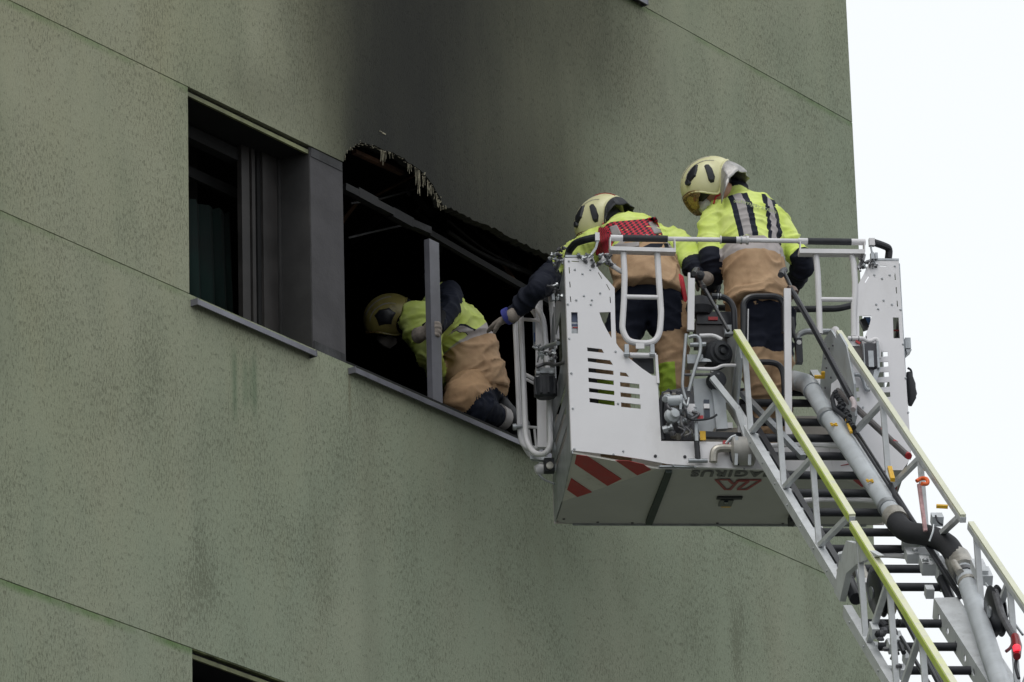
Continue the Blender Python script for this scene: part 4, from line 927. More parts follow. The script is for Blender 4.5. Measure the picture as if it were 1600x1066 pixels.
for px, py, a, w_ in ((1366, 985, .10, .06), (1392, 1010, .08, .05), (1402, 1000, .10, .07), (1418, 1030, .06, .06), (1410, 1050, .05, .05), (1530, 890, .22, .10), (1540, 900, .2, .08)):
    b = MB(); b.box(lq(px, py, a), (w_*.6, w_*1.6, .05)); L(b, 'small_bracket', aluminium)
for px, py in ((1376, 1000), (1384, 1016), (1396, 1030), (1404, 1042), (1388, 1004), (1400, 1022)):
    b = MB(); b.lathe(lq(px, py, .08), (0, 0, 1), [(.018, 0), (.014, .012)], 10); L(b, 'bracket_bolt', darkmetal, None, True)
bstrut('chain', [(1555, 925, .3), (1565, 960, .28), (1578, 985, .26), (1588, 1000, .24)], .018, darkmetal, None, 1)
bstrut('red_cable', [(1572, 1018, .25), (1580, 1012, .26), (1584, 1000, .27)], .008, simple('dark_red_cable', (.12, .01, .02), .5), None, 1)
b = MB(); b.tube([lq(1586, 995, .34), lq(1589, 1010, .34), lq(1589, 1026, .34)], [.020, .024, .018], 14); lg = L(b, 'red_position_light', simple('dark_red_lens', (.2, .005, .01), .3), None, True)
b = MB(); b.lathe(lq(1588, 1010, .375), (-.1, -.5, .6), [(.018, -.02), (.018, .0), (.01, .008)], 14); L(b, 'lit_lens', lampred, lg, True)
bstrut('light_holder', [(1590, 1024, .33), (1586, 1040, .3), (1592, 1060, .28)], .008, black, lg, 1)
# ------------------------------------------------------------------ people
def fabric(name, c, var=.12, bump=.5, dirt=None):
    return simple(name, c, .85, 0, var, 11, dirt, bump=bump, amt=.45, spec=.2)
navy = fabric('navy_cloth', (.0105, .013, .024), .3)
tan = fabric('tan_cloth', (.40, .255, .145), .12, .5, (.26, .16, .09))
skin = simple('skin', (.50, .27, .19), .55, 0, .06, 12)
glove_m = fabric('grey_glove_leather', (.27, .235, .205), .3, .6, (.05, .045, .04))
maskw = simple('white_face_mask', (.55, .55, .55), .8, 0, .06, 10)
def jacket_mat(name, split, band, stripes=True, dim=1., cs=((-.46, .20, .095), (.46, .20, .095))):
    """hi-vis jacket: loc.x across (-1..1), loc.y front/back, loc.z 0 hem .. 1 neck"""
    M = Mat(name, .8, 0, .25); lx, ly, t = M.attr('loc'); n = M.noise(sc=10, detail=5); g = M.noise(sc=130, detail=2)
    yel = M.mix((.60*dim, .72*dim, .15*dim), (.71*dim, .81*dim, .27*dim), n.step(.3, .7))
    tn = M.mix((.38, .245, .145), (.48, .325, .20), n.step(.3, .7))
    d = M.noise((1, 1, .5), 6, .65, 12, (4, 4, 4)).step(.5, .75); tn = M.mix(tn, (.23, .14, .075), d*.45)
    wv = (n-.5)*.03
    col = M.mix(tn, yel, (t+wv).gt(split))
    gry = (.40, .365, .36)
    if stripes:
        for c_, hw, gw in cs:
            dd = lx-c_-(t-.75)*(.18*(1 if c_ > .2 else -1))
            up = t.gt(split)*t.lt(.84)
            col = M.mix(col, (.012, .015, .027), dd.abs().lt(hw)*up*(ly.lt(.35)))
            col = M.mix(col, (.36, .335, .335), (dd+.02).abs().lt(gw)*up*(ly.lt(.35)))
    col = M.mix(col, gry, (t+wv-split+band/2).abs().lt(band/2))
    sm = (t-.075).abs().lt(.004)+(t-.03).abs().lt(.003); col = M.mix(col, (.22, .13, .07), sm.clamp()*.6)
    M.color(col).bump(n*.4+g*.2, .3, .004); return M.m
def sleeve_mat(name, split, dim=1.):
    M = Mat(name, .8, 0, .25); lx, ly, t = M.attr('loc'); n = M.noise(sc=10, detail=5)
    yel = M.mix((.60*dim, .72*dim, .15*dim), (.71*dim, .81*dim, .27*dim), n.step(.3, .7))
    col = M.mix(yel, (.0105, .013, .024), (t+(n-.5)*.03).gt(split)); M.color(col).bump(n, .3, .004); return M.m
def trouser_mat(name, lo, hi, patch=None, side=False):
    """navy between lo and hi of the leg (t 0 hip .. 1 ankle), tan elsewhere"""
    M = Mat(name, .85, 0, .2); lx, ly, t = M.attr('loc'); n = M.noise(sc=10, detail=5)
    tn = M.mix((.38, .245, .145), (.48, .325, .20), n.step(.3, .7))
    d = M.noise((1, 1, .5), 6, .65, 12, (4, 4, 4)).step(.5, .75); tn = M.mix(tn, (.23, .14, .075), d*.5)
    tt = t+(n-.5)*.02
    col = M.mix(tn, (.0105, .013, .024), tt.gt(lo)*tt.lt(hi)*(lx.gt(-.82) if side else 1.))
    if patch: col = M.mix(col, (.33, .48, .06), tt.gt(patch[0])*tt.lt(patch[1])*(lx.lt(-.1)))
    M.color(col).bump(n, .3, .004); return M.m

def resample(P, R_, n):
    P = [Vector(p) for p in P]; pts = spline(P, 8)
    m_ = len(P)-1; out = []; rad = []
    for i in range(n+1):
        u = i/n*(len(pts)-1); k = min(int(u), len(pts)-2); f_ = u-k; out.append(pts[k].lerp(pts[k+1], f_))
        w_ = i/n*m_; k = min(int(w_), m_-1); f_ = w_-k; f_ = f_*f_*(3-2*f_)
        a, c = R_[k], R_[k+1]
        a = a if isinstance(a, tuple) else (a, a); c = c if isinstance(c, tuple) else (c, c)
        rad.append((a[0]*(1-f_)+c[0]*f_, a[1]*(1-f_)+c[1]*f_))
    return out, rad
class Loft:
    def __init__(s, kind, P, R_, side=None, n=16, seg=20, t0=0., t1=1., cap=.6):
        s.kind = kind; s.cap = cap; s.P, s.R = resample(P, R_, n); s.t0, s.t1 = t0, t1
        side = Vector(side) if side is not None else None; s.A = []; s.B = []; pv = None
        for i in range(n+1):
            d = (s.P[min(i+1, n)]-s.P[max(i-1, 0)]).normalized()
            a = side if side is not None else (pv if pv is not None else d.orthogonal())
            a = (a-d*a.dot(d)).normalized(); pv = a; s.A.append(a); s.B.append(d.cross(a).normalized())
        s.n, s.seg = n, seg
    def mesh(s, b):
        V = []; F_ = []; rings = []
        d0 = (s.P[0]-s.P[1]).normalized(); d1 = (s.P[-1]-s.P[-2]).normalized()
        e0, e1 = min(s.R[0]), min(s.R[-1])
        for q in (.25, .6, .88): rings.append((s.P[0]+d0*e0*math.sqrt(1-q*q)*s.cap, s.A[0], s.B[0], s.R[0][0]*q, s.R[0][1]*q))
        for i in range(s.n+1): rings.append((s.P[i], s.A[i], s.B[i], *s.R[i]))
        for q in (.88, .6, .25): rings.append((s.P[-1]+d1*e1*math.sqrt(1-q*q)*.6, s.A[-1], s.B[-1], s.R[-1][0]*q, s.R[-1][1]*q))
        for c, a, bb, r1, r2 in rings: V += [c+a*(math.cos(2*math.pi*j/s.seg)*r1)+bb*(math.sin(2*math.pi*j/s.seg)*r2) for j in range(s.seg)]
        k = s.seg
        for i in range(len(rings)-1):
            for j in range(k): F_.append((i*k+j, i*k+(j+1) % k, (i+1)*k+(j+1) % k, (i+1)*k+j))
        F_ += [tuple(range(k))[::-1], tuple((len(rings)-1)*k+j for j in range(k))]
        b.add(V, F_)
def cloth(name, lofts, mats, parent, voxel=.011, smooth=3, fold=.006, seed=0., frq=9., tpow=1.):
    """one continuous skin over all lofts; mats: {kind: material}"""
    b = MB()
    for l in lofts: l.mesh(b)
    me = bpy.data.meshes.new('tmp'); me.from_pydata(b.v, [], b.f); o = bpy.data.objects.new('tmp', me); SC.collection.objects.link(o)
    md = o.modifiers.new('r', 'REMESH'); md.mode = 'VOXEL'; md.voxel_size = voxel
    me2 = bpy.data.meshes.new_from_object(o.evaluated_get(bpy.context.evaluated_depsgraph_get()))
    bpy.data.objects.remove(o)
    n = len(me2.vertices); co = np.empty(n*3); me2.vertices.foreach_get('co', co); co = co.reshape(-1, 3)
    ne = len(me2.edges); ed = np.empty(ne*2, int); me2.edges.foreach_get('vertices', ed); ed = ed.reshape(-1, 2)
    deg = np.bincount(ed.ravel(), minlength=n)[:, None].astype(float)
    def lap(c):
        s = np.zeros_like(c)
        for k in range(3): s[:, k] = np.bincount(ed[:, 0], c[ed[:, 1], k], n)+np.bincount(ed[:, 1], c[ed[:, 0], k], n)
        return s/deg
    for _ in range(smooth): co = co*.4+lap(co)*.6
    gb = np.full(n, 1e9); part_ = np.zeros(n, int); locs = np.zeros((len(lofts), n, 3)); tan_ = np.zeros((n, 3))
    for li, l in enumerate(lofts):
        bd = np.full(n, 1e9); loc = locs[li]
        P = np.array([tuple(p) for p in l.P]); Rm = np.array([max(r) for r in l.R]); A = np.array([tuple(a) for a in l.A]); B = np.array([tuple(a) for a in l.B])
        R1 = np.array([r[0] for r in l.R]); R2 = np.array([r[1] for r in l.R])
        for i in range(l.n):
            d = P[i+1]-P[i]; u = np.clip(((co-P[i])@d)/(d@d), 0, 1); c = P[i]+u[:, None]*d; q = co-c
            a = A[i]*(1-u[:, None])+A[i+1]*u[:, None]; bb = B[i]*(1-u[:, None])+B[i+1]*u[:, None]
            r1 = R1[i]*(1-u)+R1[i+1]*u; r2 = R2[i]*(1-u)+R2[i+1]*u
            x = (q*a).sum(1)/r1; y = (q*bb).sum(1)/r2
            ax = q@(d/np.linalg.norm(d))/np.minimum(r1, r2)
            dist = np.sqrt(x*x+y*y+ax*ax)
            mk = dist < bd; bd[mk] = dist[mk]; g_ = dist < gb; gb[g_] = dist[g_]; part_[g_] = li; tan_[g_] = d/np.linalg.norm(d)
            loc[mk, 0] = x[mk]; loc[mk, 1] = y[mk]; loc[mk, 2] = (l.t0+(l.t1-l.t0)*((i+u)/l.n))[mk]
    me2.vertices.foreach_set('co', co.ravel()); me2.update()
    nr = np.empty(n*3); me2.vertices.foreach_get('normal', nr) if False else None
    nr = np.array([tuple(v.normal) for v in me2.vertices])
    disp = np.zeros(n); istor = [l.kind in ('torso', 'hip', 'seat') for l in lofts]
    for i in range(n):
        p = Vector(co[i]); tg = Vector(tan_[i]); q = p*frq
        al = p.dot(tg)
        w = noise.noise_vector(p*3.2+Vector((seed, 0, 0)))
        f1 = noise.noise(Vector((q.x*.45, q.y*.45, q.z*1.25+seed))+w*1.6)
        f2 = noise.noise(Vector((al*frq*2.3+seed, q.x*.35, q.z*.35))+w*1.2)
        f3 = noise.noise(p*34+Vector((0, seed, 0)))
        r1 = max(0., 1-abs(f1)*4.2)**1.6; r2 = max(0., 1-abs(f2)*4.0)**1.6
        rw = .12 if istor[part_[i]] else .45
        disp[i] = r1*1.0 + r2*rw + f3*.16 + f1*.8
    disp -= disp.mean()
    co = co+nr*disp[:, None]*fold
    me2.vertices.foreach_set('co', co.ravel())
    kinds = []
    for l in lofts:
        if l.kind not in kinds: kinds.append(l.kind)
    me2.materials.clear()
    for k in kinds: me2.materials.append(mats[k])
    kidx = np.array([kinds.index(l.kind) for l in lofts])[part_]
    nf = len(me2.polygons); fi = np.array([kidx[p.vertices[0]] for p in me2.polygons]); me2.polygons.foreach_set('material_index', fi)
    lv = np.empty(len(me2.loops), int); me2.loops.foreach_get('vertex_index', lv); fl_ = np.array([part_[p.vertices[0]] for p in me2.polygons]); lt_ = np.array([p.loop_total for p in me2.polygons]); cl = np.repeat(fl_, lt_)
    at_ = me2.attributes.new('loc', 'FLOAT_VECTOR', 'CORNER'); at_.data.foreach_set('vector', locs[cl, lv].ravel())
    me2.shade_smooth(); me2.name = name
    ob = bpy.data.objects.new(name, me2); SC.collection.objects.link(ob); ob.parent = parent
    return ob
def frame3(o, f_, u):                                               # frame at o: x forward, z up, y left
    f_ = Vector(f_).normalized(); u = Vector(u); y = u.cross(f_).normalized(); z = f_.cross(y)
    return Matrix(((f_.x, y.x, z.x, o.x), (f_.y, y.y, z.y, o.y), (f_.z, y.z, z.z, o.z), (0, 0, 0, 1)))
helm_m = simple('cream_helmet_paint', (.72, .70, .41), .34, 0, .05, 6, (.45, .40, .22), amt=.35)
helm_shaded = simple('shaded_helmet_paint', (.27, .23, .075), .3, 0, .2, 7, (.12, .09, .03), amt=.7)  # helmet colour darkened to paint in the shade of the room
M = Mat('gold_visor', .08); M.b.inputs['Transmission Weight'].default_value = .75; M.color((.50, .36, .17)); M.b.inputs['IOR'].default_value = 1.15; M.b.inputs['Metallic'].default_value = .15; visor_m = M.m
silver_m = simple('silver_neck_cloth', (.42, .41, .40), .4, .5, .25, 18, (.2, .19, .18), bump=.6)
refl = simple('grey_reflective_tape', (.30, .28, .28), .5, .1, .1, 14)
def helmet(M4, parent, mat, curtain='silver', plate_big=False, red=False, visor=True, cl_=1.):
    """x forward, y left, z up; radius about .14"""
    def S_(az, po, k=1.):                                           # az from forward towards left, po polar from the top
        x, y, z = math.sin(po)*math.cos(az), math.sin(po)*math.sin(az), math.cos(po)
        rx = .158 if x > 0 else .172
        p = Vector((x*rx, y*.132, z*(.152)))
        if z < 0: p.x *= 1+.10*(-z)
        rid = math.exp(-(y/.16)**2)*max(0, z)*.008
        return p*k+Vector((0, 0, rid))
    def low(az):
        a = abs((az+math.pi) % (2*math.pi)-math.pi)                 # 0 front .. pi back
        face = 1.48 - .12*math.cos(a*2)                             # brow
        ear = math.exp(-((a-1.62)/.42)**2)*.66
        back = max(0, (a-2.0)/1.14)*.12
        return face*1. + ear - back*.3 + .02
    b = MB(); na, np_ = 48, 16; V = []
    for i in range(np_+1):
        for j in range(na):
            az = 2*math.pi*j/na; V.append(S_(az, low(az)*max(i, .02)/np_))
    Fc = [(i*na+j, i*na+(j+1) % na, (i+1)*na+(j+1) % na, (i+1)*na+j) for i in range(np_) for j in range(na)]
    b.add(V, Fc+[tuple(range(na))[::-1]])
    root = empty('helmet', M4); root.parent = parent
    sh = b.build('helmet_shell', mat, root, ang=60); md = sh.modifiers.new('t', 'SOLIDIFY'); md.thickness = .009; md.offset = -1
    b = MB(); b.tube([S_(2*math.pi*j/na, low(2*math.pi*j/na), 1.004) for j in range(na)], .0055, 8, closed=True); b.build('shell_rim', mat, root)
    # visor
    V = []; k = 16
    for i in range(7):
        for j in range(k+1):
            az = math.radians(-68+136*j/k); e = 1-abs(j-k/2)/(k/2); po = low(az)-.10+(i/6)*(.62*min(1, e*2.6)+.14)
            V.append(S_(az, po, 1.0+.012*(1 if i else 0))+Vector((.012*i/6+.006, 0, 0)))
    b = MB(); b.add(V, [(i*(k+1)+j, i*(k+1)+j+1, (i+1)*(k+1)+j+1, (i+1)*(k+1)+j) for i in range(6 if visor else 1) for j in range(k)])
    vi = b.build('visor', visor_m, root); md = vi.modifiers.new('t', 'SOLIDIFY'); md.thickness = .003
    # patches lying on the shell, both sides
    def patch(name, loop, mt, off=.004, th=.006):
        for sg in (1, -1):
            P = [S_(sg*a, p, 1.0) for a, p in loop]; c = sum(P, Vector())/len(P); q = c.normalized()
            b = MB(); k = len(P); mid_ = S_(sg*sum(a for a, _ in loop)/k, sum(p for _, p in loop)/k)
            # ring -> centre fan, following the shell
            V = []; n2 = 4
            for r in range(n2+1):
                for a, p in loop:
                    ca = sum(x for x, _ in loop)/k; cp = sum(x for _, x in loop)/k; f_ = r/n2
                    s0 = S_(sg*(ca+(a-ca)*f_), cp+(p-cp)*f_); V.append(s0+s0.normalized()*(off if r < n2 else 0.0)*(1))
            Fq = [(r*k+j, r*k+(j+1) % k, (r+1)*k+(j+1) % k, (r+1)*k+j) for r in range(n2) for j in range(k)]
            b.add(V, Fq[k:] if False else Fq); b.build(name, mt, root)
    if plate_big:
        patch('side_plate', [(1.25, .95), (1.62, .88), (1.98, 1.10), (2.02, 1.45), (1.62, 1.68), (1.2, 1.42)], blackgloss, .008)
    else:
        patch('side_plate', [(.98, 1.04), (1.12, .90), (1.40, .84), (1.74, .76), (1.78, .86), (1.60, 1.06), (1.40, 1.22), (1.12, 1.24), (1.0, 1.18)], blackgloss, .010)
        patch('side_clip', [(1.86, 1.12), (1.96, 1.10), (2.02, 1.18), (1.98, 1.42), (1.86, 1.72), (1.72, 1.86), (1.62, 1.80), (1.62, 1.68), (1.74, 1.40)], black, .011)
        patch('side_knob', [(.92, 1.10), (1.05, 1.04), (1.14, 1.16), (1.08, 1.30), (.95, 1.30), (.88, 1.2)], black, .014)
    for sg in (1, -1):                                              # reflective strips running front to back
        V = []
        for i in range(13):
            f_ = i/12; x_ = .085-.19*f_
            for yy in (.044, .092):
                zz = math.sqrt(max(0, 1-(x_/(.158 if x_ > 0 else .172))**2-(yy/.132)**2)); p = Vector((x_, sg*yy, zz*.152)); V.append(p*1.012+Vector((0, 0, math.exp(-((yy/.132)/.16)**2)*zz*.008)))
        b = MB(); b.add(V, [(2*i, 2*i+1, 2*i+3, 2*i+2) for i in range(12)]); b.build('reflective_strip', refl, root)
    # inner liner
    b = MB(); b.lathe((-.005, 0, -.01), (0, 0, 1), [(.105, -.05), (.118, -.02), (.118, .03), (.09, .09), (.02, .11)], 20); b.build('liner', black, root)
    # neck curtain
    V = []; k = 30
    for i in range(7):
        for j in range(k+1):
            az = math.radians(100+160*j/k); p = S_(az, low(az)-.02, .99); f_ = i/6
            wv = .010*math.sin(j*1.3+i*.5)*f_+.006*math.sin(j*2.9)*f_
            ow = M4.to_3x3() @ Vector((p.x, p.y, 0)); ow.z = 0; ow = ow.normalized() if ow.length > .02 else ow
            bk = max(0, -math.cos(az))
            wd_ = ow*((.045+.045*bk)*f_*cl_+wv) + WX*(-(.035*f_+.055*f_*f_*(1.2-bk*.5))*cl_+.008*math.sin(j*.9)*f_)
            V.append(p+M4.to_3x3().transposed() @ wd_)
    b = MB(); b.add(V, [(i*(k+1)+j, i*(k+1)+j+1, (i+1)*(k+1)+j+1, (i+1)*(k+1)+j) for i in range(6) for j in range(k)])
    nc = b.build('neck_curtain', silver_m if curtain == 'silver' else black, root); md = nc.modifiers.new('t', 'SOLIDIFY'); md.thickness = .004
    if red:
        P = [S_(math.radians(178), p, 1.01) for p in (.5, .7, .9, 1.1, 1.3)]; b = MB()
        for i in range(4): b.bar(P[i], P[i+1], .014, .004, up=P[i].normalized())
        b.build('red_strip', redm, root)
    return root
def head_lofts(M4, neck_to):
    c = lambda x, y, z: M4 @ Vector((x, y, z))
    yl = (M4.to_3x3() @ Vector((0, 1, 0)))
    return [Loft('skin', [c(-.01, 0, .09), c(-.005, 0, .03), c(0, 0, -.03), c(.015, 0, -.09), c(.03, 0, -.125)], [(.06, .07), (.077, .098), (.074, .096), (.058, .075), (.03, .035)], yl, 10, 16),
            Loft('skin', [c(.088, 0, -.01), c(.105, 0, -.045), c(.098, 0, -.058)], [.009, .015, .010], yl, 5, 10),
            Loft('skin', [c(.088, 0, -.083), c(.092, 0, -.09)], [(.024, .008), (.02, .006)], yl, 4, 10),
            Loft('skin', [c(-.005, .078, -.01), c(-.01, .082, -.05)], [.014, .009], yl, 4, 10), Loft('skin', [c(-.005, -.078, -.01), c(-.01, -.082, -.05)], [.014, .009], yl, 4, 10),
            Loft('skin', [c(-.025, 0, -.06), neck_to], [.06, .065], yl, 6, 14)]
def hand(parent, wrist, mid, palm_n, side, curl=.6, sc=1., name='glove', mat=None):
    """wrist -> mid: along the palm; palm_n: the way the palm faces; side: thumb side"""
    w = Vector(wrist); d = (Vector(mid)-w).normalized(); n_ = Vector(palm_n); n_ = (n_-d*n_.dot(d)).normalized(); s = Vector(side); s = (s-d*s.dot(d)-n_*s.dot(n_)).normalized()
    L_ = [Loft('g', [w-d*.06, w-d*.02, w+d*.01], [(.046, .040), (.043, .036), (.037, .028)], s, 6, 14),
          Loft('g', [w, w+d*.045*sc, w+d*.092*sc], [(.034, .024), (.044, .021), (.043, .017)], s, 8, 16)]
    for i, (off, ln) in enumerate(((.033, .072), (.011, .082), (-.011, .076), (-.032, .058))):
        p = w+d*.085*sc+s*off; a = 0; P = [w+d*.05*sc+s*off*.8, p]
        for q, f_ in enumerate((.42, .33, .25)):
            a += curl*(1.0, 1.15, .8)[q]*.9; dd = d*math.cos(a)+n_*math.sin(a)+s*off*(.8 if curl < .5 else .1); p = p+dd.normalized()*ln*f_; P.append(p)
        L_.append(Loft('g', P, [.0115, .0122, .0118, .0108, .0088], s, 9, 10))
    p = w+d*.022+s*.034; P = [w+d*.01+s*.015, p]
    for q in range(2):
        dd = (d*(.75-.25*q)+s*(.62-.5*q*(.4+curl))+n_*(.35+.5*curl*q)).normalized(); p = p+dd*(.038 if q == 0 else .034); P.append(p)
    L_.append(Loft('g', P, [.016, .016, .014, .0105], n_, 7, 10))
    return cloth(name, L_, {'g': mat or glove_m}, parent, .0042, 2, .0016, 3.3, 20)
def boot(parent, ankle, toe, up=(0, 0, 1), name='boot'):
    a, t = Vector(ankle), Vector(toe); u = Vector(up); d = (t-a); d = (d-u*d.dot(u)).normalized()
    s = u.cross(d)
    L_ = [Loft('b', [a+u*.16, a+u*.06, a-u*.03], [(.062, .066), (.058, .062), (.05, .06)], s, 6, 16), Loft('b', [a-u*.05-d*.05, a-u*.05+d*.05, a-u*.062+d*.13, a-u*.07+d*.18], [(.045, .045), (.05, .045), (.052, .036), (.04, .028)], s, 8, 16)]
    return cloth(name, L_, {'b': black}, parent, .009, 2, .002, 1.)
def person(root_at, label):
    r = empty('person', Matrix.Translation(root_at)); return tag(r, label, 'person', 'firefighters at the burnt window')
def fix(lst, r):                                                    # parts were built in world space: keep them in place
    bpy.context.view_layer.update()
    Mi = Matrix.Translation(-r.location)
    for o in lst:
        if o.type == 'MESH' and not o.get('_f'):
            o.data.transform(Mi)
def vD(px, py, v):                                                  # world point on the sight line at basket depth v
    return KM @ kb(px, py, v)
def bv(x, y, z): return BU*x+BV*y+WX*z                              # direction given in the basket's axes
FLOOR = ZB+.025

# ===== firefighter standing on the right of the basket, back to us, head turned left and down
P1 = person(vD(1195, 775, .45), 'firefighter standing upright on the right of the basket with striped yellow back and gold visor')
P1.location.z = FLOOR; BZ = []
def j(px, py, v): return vD(px, py, v)
side = bv(1, .12, -.10)
torso = Loft('torso', [j(1184, 480, .37), j(1183, 462, .38), j(1180, 436, .40), j(1176, 400, .44), j(1171, 362, .52), j(1164, 330, .60), j(1150, 312, .66)],
             [(.184, .172), (.174, .16), (.168, .15), (.170, .145), (.183, .14), (.185, .125), (.085, .085)], side, 22, 28, cap=.0)
sh_l, sh_r = j(1119, 338, .60), j(1216, 352, .58)
mj = jacket_mat('hi_vis_jacket', .515, .075, cs=((-.36, .29, .125), (.60, .25, .10)))
ms = sleeve_mat('hi_vis_sleeve', .43)
jk = [torso,
      Loft('sleeve', [j(1128, 332, .6), j(1114, 350, .58), j(1110, 383, .5), j(1111, 408, .46), j(1113, 432, .52), j(1112, 446, .62), j(1108, 452, .72)], [.078, .076, .070, .066, .058, .05, .042], None, 18, 18),
      Loft('sleeve', [j(1206, 342, .6), j(1222, 362, .58), j(1240, 390, .54), j(1255, 408, .50), j(1252, 422, .56), j(1242, 437, .66), j(1234, 448, .76)], [.078, .074, .064, .062, .056, .05, .042], None, 18, 18),
      Loft('collar', [j(1155, 322, .62), j(1148, 304, .68), j(1142, 298, .72)], [(.105, .09), (.085, .08), (.078, .075)], side, 6, 20)]
o = cloth('jacket', jk, {'torso': mj, 'sleeve': ms, 'collar': sleeve_mat('navy_collar', -1)}, P1, .0095, 2, .013, 1.7); BZ.append(o)
mt = trouser_mat('tan_navy_trousers', -.0, .33, side=True)
hipc = j(1193, 490, .4)
def standleg(hx, hy, hv, kx, ky, kv, fx, fv, r=1.): 
    foot = vD(fx, 700, fv); foot.z = FLOOR+.10
    return [j(hx, hy, hv), (j(hx, hy, hv)+j(kx, ky, kv))/2, j(kx, ky, kv), (j(kx, ky, kv)+foot)/2, foot], foot
la, fa = standleg(1180, 492, .40, 1184, 590, .36, 1186, .45); lb, fb_ = standleg(1212, 492, .40, 1215, 592, .42, 1216, .50)
tr_ = [Loft('leg', la, [(.105, .12), (.092, .10), (.082, .085), (.078, .08), (.085, .085)], side, 18, 18), Loft('leg', lb, [(.105, .12), (.092, .10), (.082, .085), (.078, .08), (.085, .085)], side, 18, 18),
       Loft('seat', [j(1192, 472, .4), j(1195, 500, .4)], [(.145, .12), (.15, .12)], side, 6, 24, 0, .1)]
o = cloth('trousers', tr_, {'leg': mt, 'seat': mt}, P1, .0115, 3, .013, 5.1, 8); BZ.append(o)
HM1 = frame3(j(1108, 290, .62), bv(-.76, .30, -.62), bv(-.50, .05, .84))
bd_ = [*head_lofts(HM1, j(1150, 312, .66)),
       Loft('skin', [j(1150, 312, .64), j(1172, 380, .5), j(1190, 480, .4)], [(.07, .06), (.13, .10), (.13, .10)], side, 10, 18),
       Loft('skin', [sh_l, j(1111, 400, .48), j(1108, 452, .74)], [.045, .04, .03], None, 10, 12), Loft('skin', [sh_r, j(1252, 406, .53), j(1234, 448, .78)], [.045, .04, .03], None, 10, 12),
       Loft('skin', la, [.07, .065, .05, .045, .04], None, 10, 12), Loft('skin', lb, [.07, .065, .05, .045, .04], None, 10, 12)]
BZ.append(cloth('body', bd_, {'skin': skin}, P1, .010, 2, .0, 0))
h1 = helmet(HM1, P1, helm_m, 'silver', cl_=1.15)
BZ += [hand(P1, j(1108, 453, .74), j(1107, 460, .86), bv(0, 0, -1), bv(1, 0, 0), .9), hand(P1, j(1234, 449, .78), j(1231, 455, .9), bv(0, 0, -1), bv(-1, 0, 0), .9)]
BZ += [boot(P1, fa, fa+bv(0, .2, 0)), boot(P1, fb_, fb_+bv(.03, .2, 0))]
# mask on the face, folded dark collar flap and red piping
b = MB(); b.lathe(HM1 @ Vector((.11, 0, -.075)), HM1.to_3x3() @ Vector((1, 0, -.1)), [(.05, -.05), (.052, -.02), (.036, .012), (.01, .022)], 16); o = b.build('face_mask', maskw, P1); BZ.append(o)
b = MB(); b.tube([j(1115, 318, .54), j(1119, 307, .56), j(1128, 303, .56)], .005, 6); o = b.build('red_piping', redplastic, P1); BZ.append(o)
# lettering across the shoulders: laid on the jacket
def back_text(body, jk_o, P1_, pts, size, mt, par, v):
    bvh = BVHTree.FromObject(jk_o, bpy.context.evaluated_depsgraph_get())
    cu = bpy.data.curves.new(body, 'FONT'); cu.body = body; cu.size = 1
    to = bpy.data.objects.new('t', cu); SC.collection.objects.link(to); me = bpy.data.meshes.new_from_object(to.evaluated_get(bpy.context.evaluated_depsgraph_get())); bpy.data.objects.remove(to)
    xs = [v_.co.x for v_ in me.vertices]; x0, x1 = min(xs), max(xs)
    for v_ in me.vertices:
        f_ = (v_.co.x-x0)/(x1-x0); k = f_*(len(pts)-1); i = min(int(k), len(pts)-2); g_ = k-i
        px = pts[i][0]*(1-g_)+pts[i+1][0]*g_; py = pts[i][1]*(1-g_)+pts[i+1][1]*g_
        dx, dy = pts[i+1][0]-pts[i][0], pts[i+1][1]-pts[i][1]; L_ = math.hypot(dx, dy)
        px += dy/L_*v_.co.y*size; py -= dx/L_*v_.co.y*size
        q = ray(px, py).normalized(); hit = bvh.ray_cast(CAM, q)
        v_.co = (hit[0]-q*.004) if hit[0] is not None else vD(px, py, v)
    me.materials.clear(); me.materials.append(mt); o = bpy.data.objects.new('back_lettering', me); SC.collection.objects.link(o); o.parent = par; BZ.append(o); return o
bpy.context.view_layer.update()
letm = simple('faded_grey_print', (.36, .42, .22), .6)
_jo = BZ[0]; _par = _jo.parent; _jo.parent = None; bpy.context.view_layer.update()
back_text('suhmgsystem', _jo, P1, [(1146, 316), (1163, 318.5), (1180, 323), (1196, 328), (1212, 334)], 8.5, letm, P1, .5)
_jo.parent = P1
fix(BZ, P1); 
# helmets were given world matrices
def rehang(h, r, M4): h.parent = r; h.matrix_parent_inverse = Matrix.Identity(4); h.matrix_basis = Matrix.Translation(-r.location) @ M4
rehang(h1, P1, HM1)

# ===== firefighter on the left of the basket, bent forward over the rail, arm out to the window
BZ = []
P2 = person(vD(1015, 775, .42), 'firefighter with red mesh harness bending forward on the left of the basket'); P2.location.z = FLOOR
side2 = bv(1, .05, -.03)
torso2 = Loft('torso', [j(1012, 462, .30), j(1012, 446, .32), j(1009, 425, .40), j(1003, 405, .50), j(994, 388, .60), j(982, 374, .69), j(968, 364, .76)],
              [(.202, .172), (.190, .16), (.180, .15), (.18, .15), (.20, .155), (.195, .15), (.11, .11)], side2, 22, 28, cap=.0)
mj2 = jacket_mat('hi_vis_jacket', .50, .05, stripes=False)
jk2 = [torso2,
       Loft('sleeve', [j(1032, 376, .66), j(1056, 382, .64), j(1076, 400, .60), j(1082, 412, .56), j(1090, 424, .5), j(1104, 436, .5)], [.088, .084, .070, .066, .060, .05], None, 18, 18, 0, 1),
       Loft('sleevel', [j(940, 378, .70), j(910, 395, .74), j(886, 408, .82), j(862, 432, .92)], [.085, .080, .072, .066], None, 16, 18, 0, .55),
       Loft('collar', [j(974, 368, .72), j(952, 356, .78)], [(.10, .09), (.08, .08)], side2, 6, 18)]
def D_(px, py, D): return at(px, py, D)
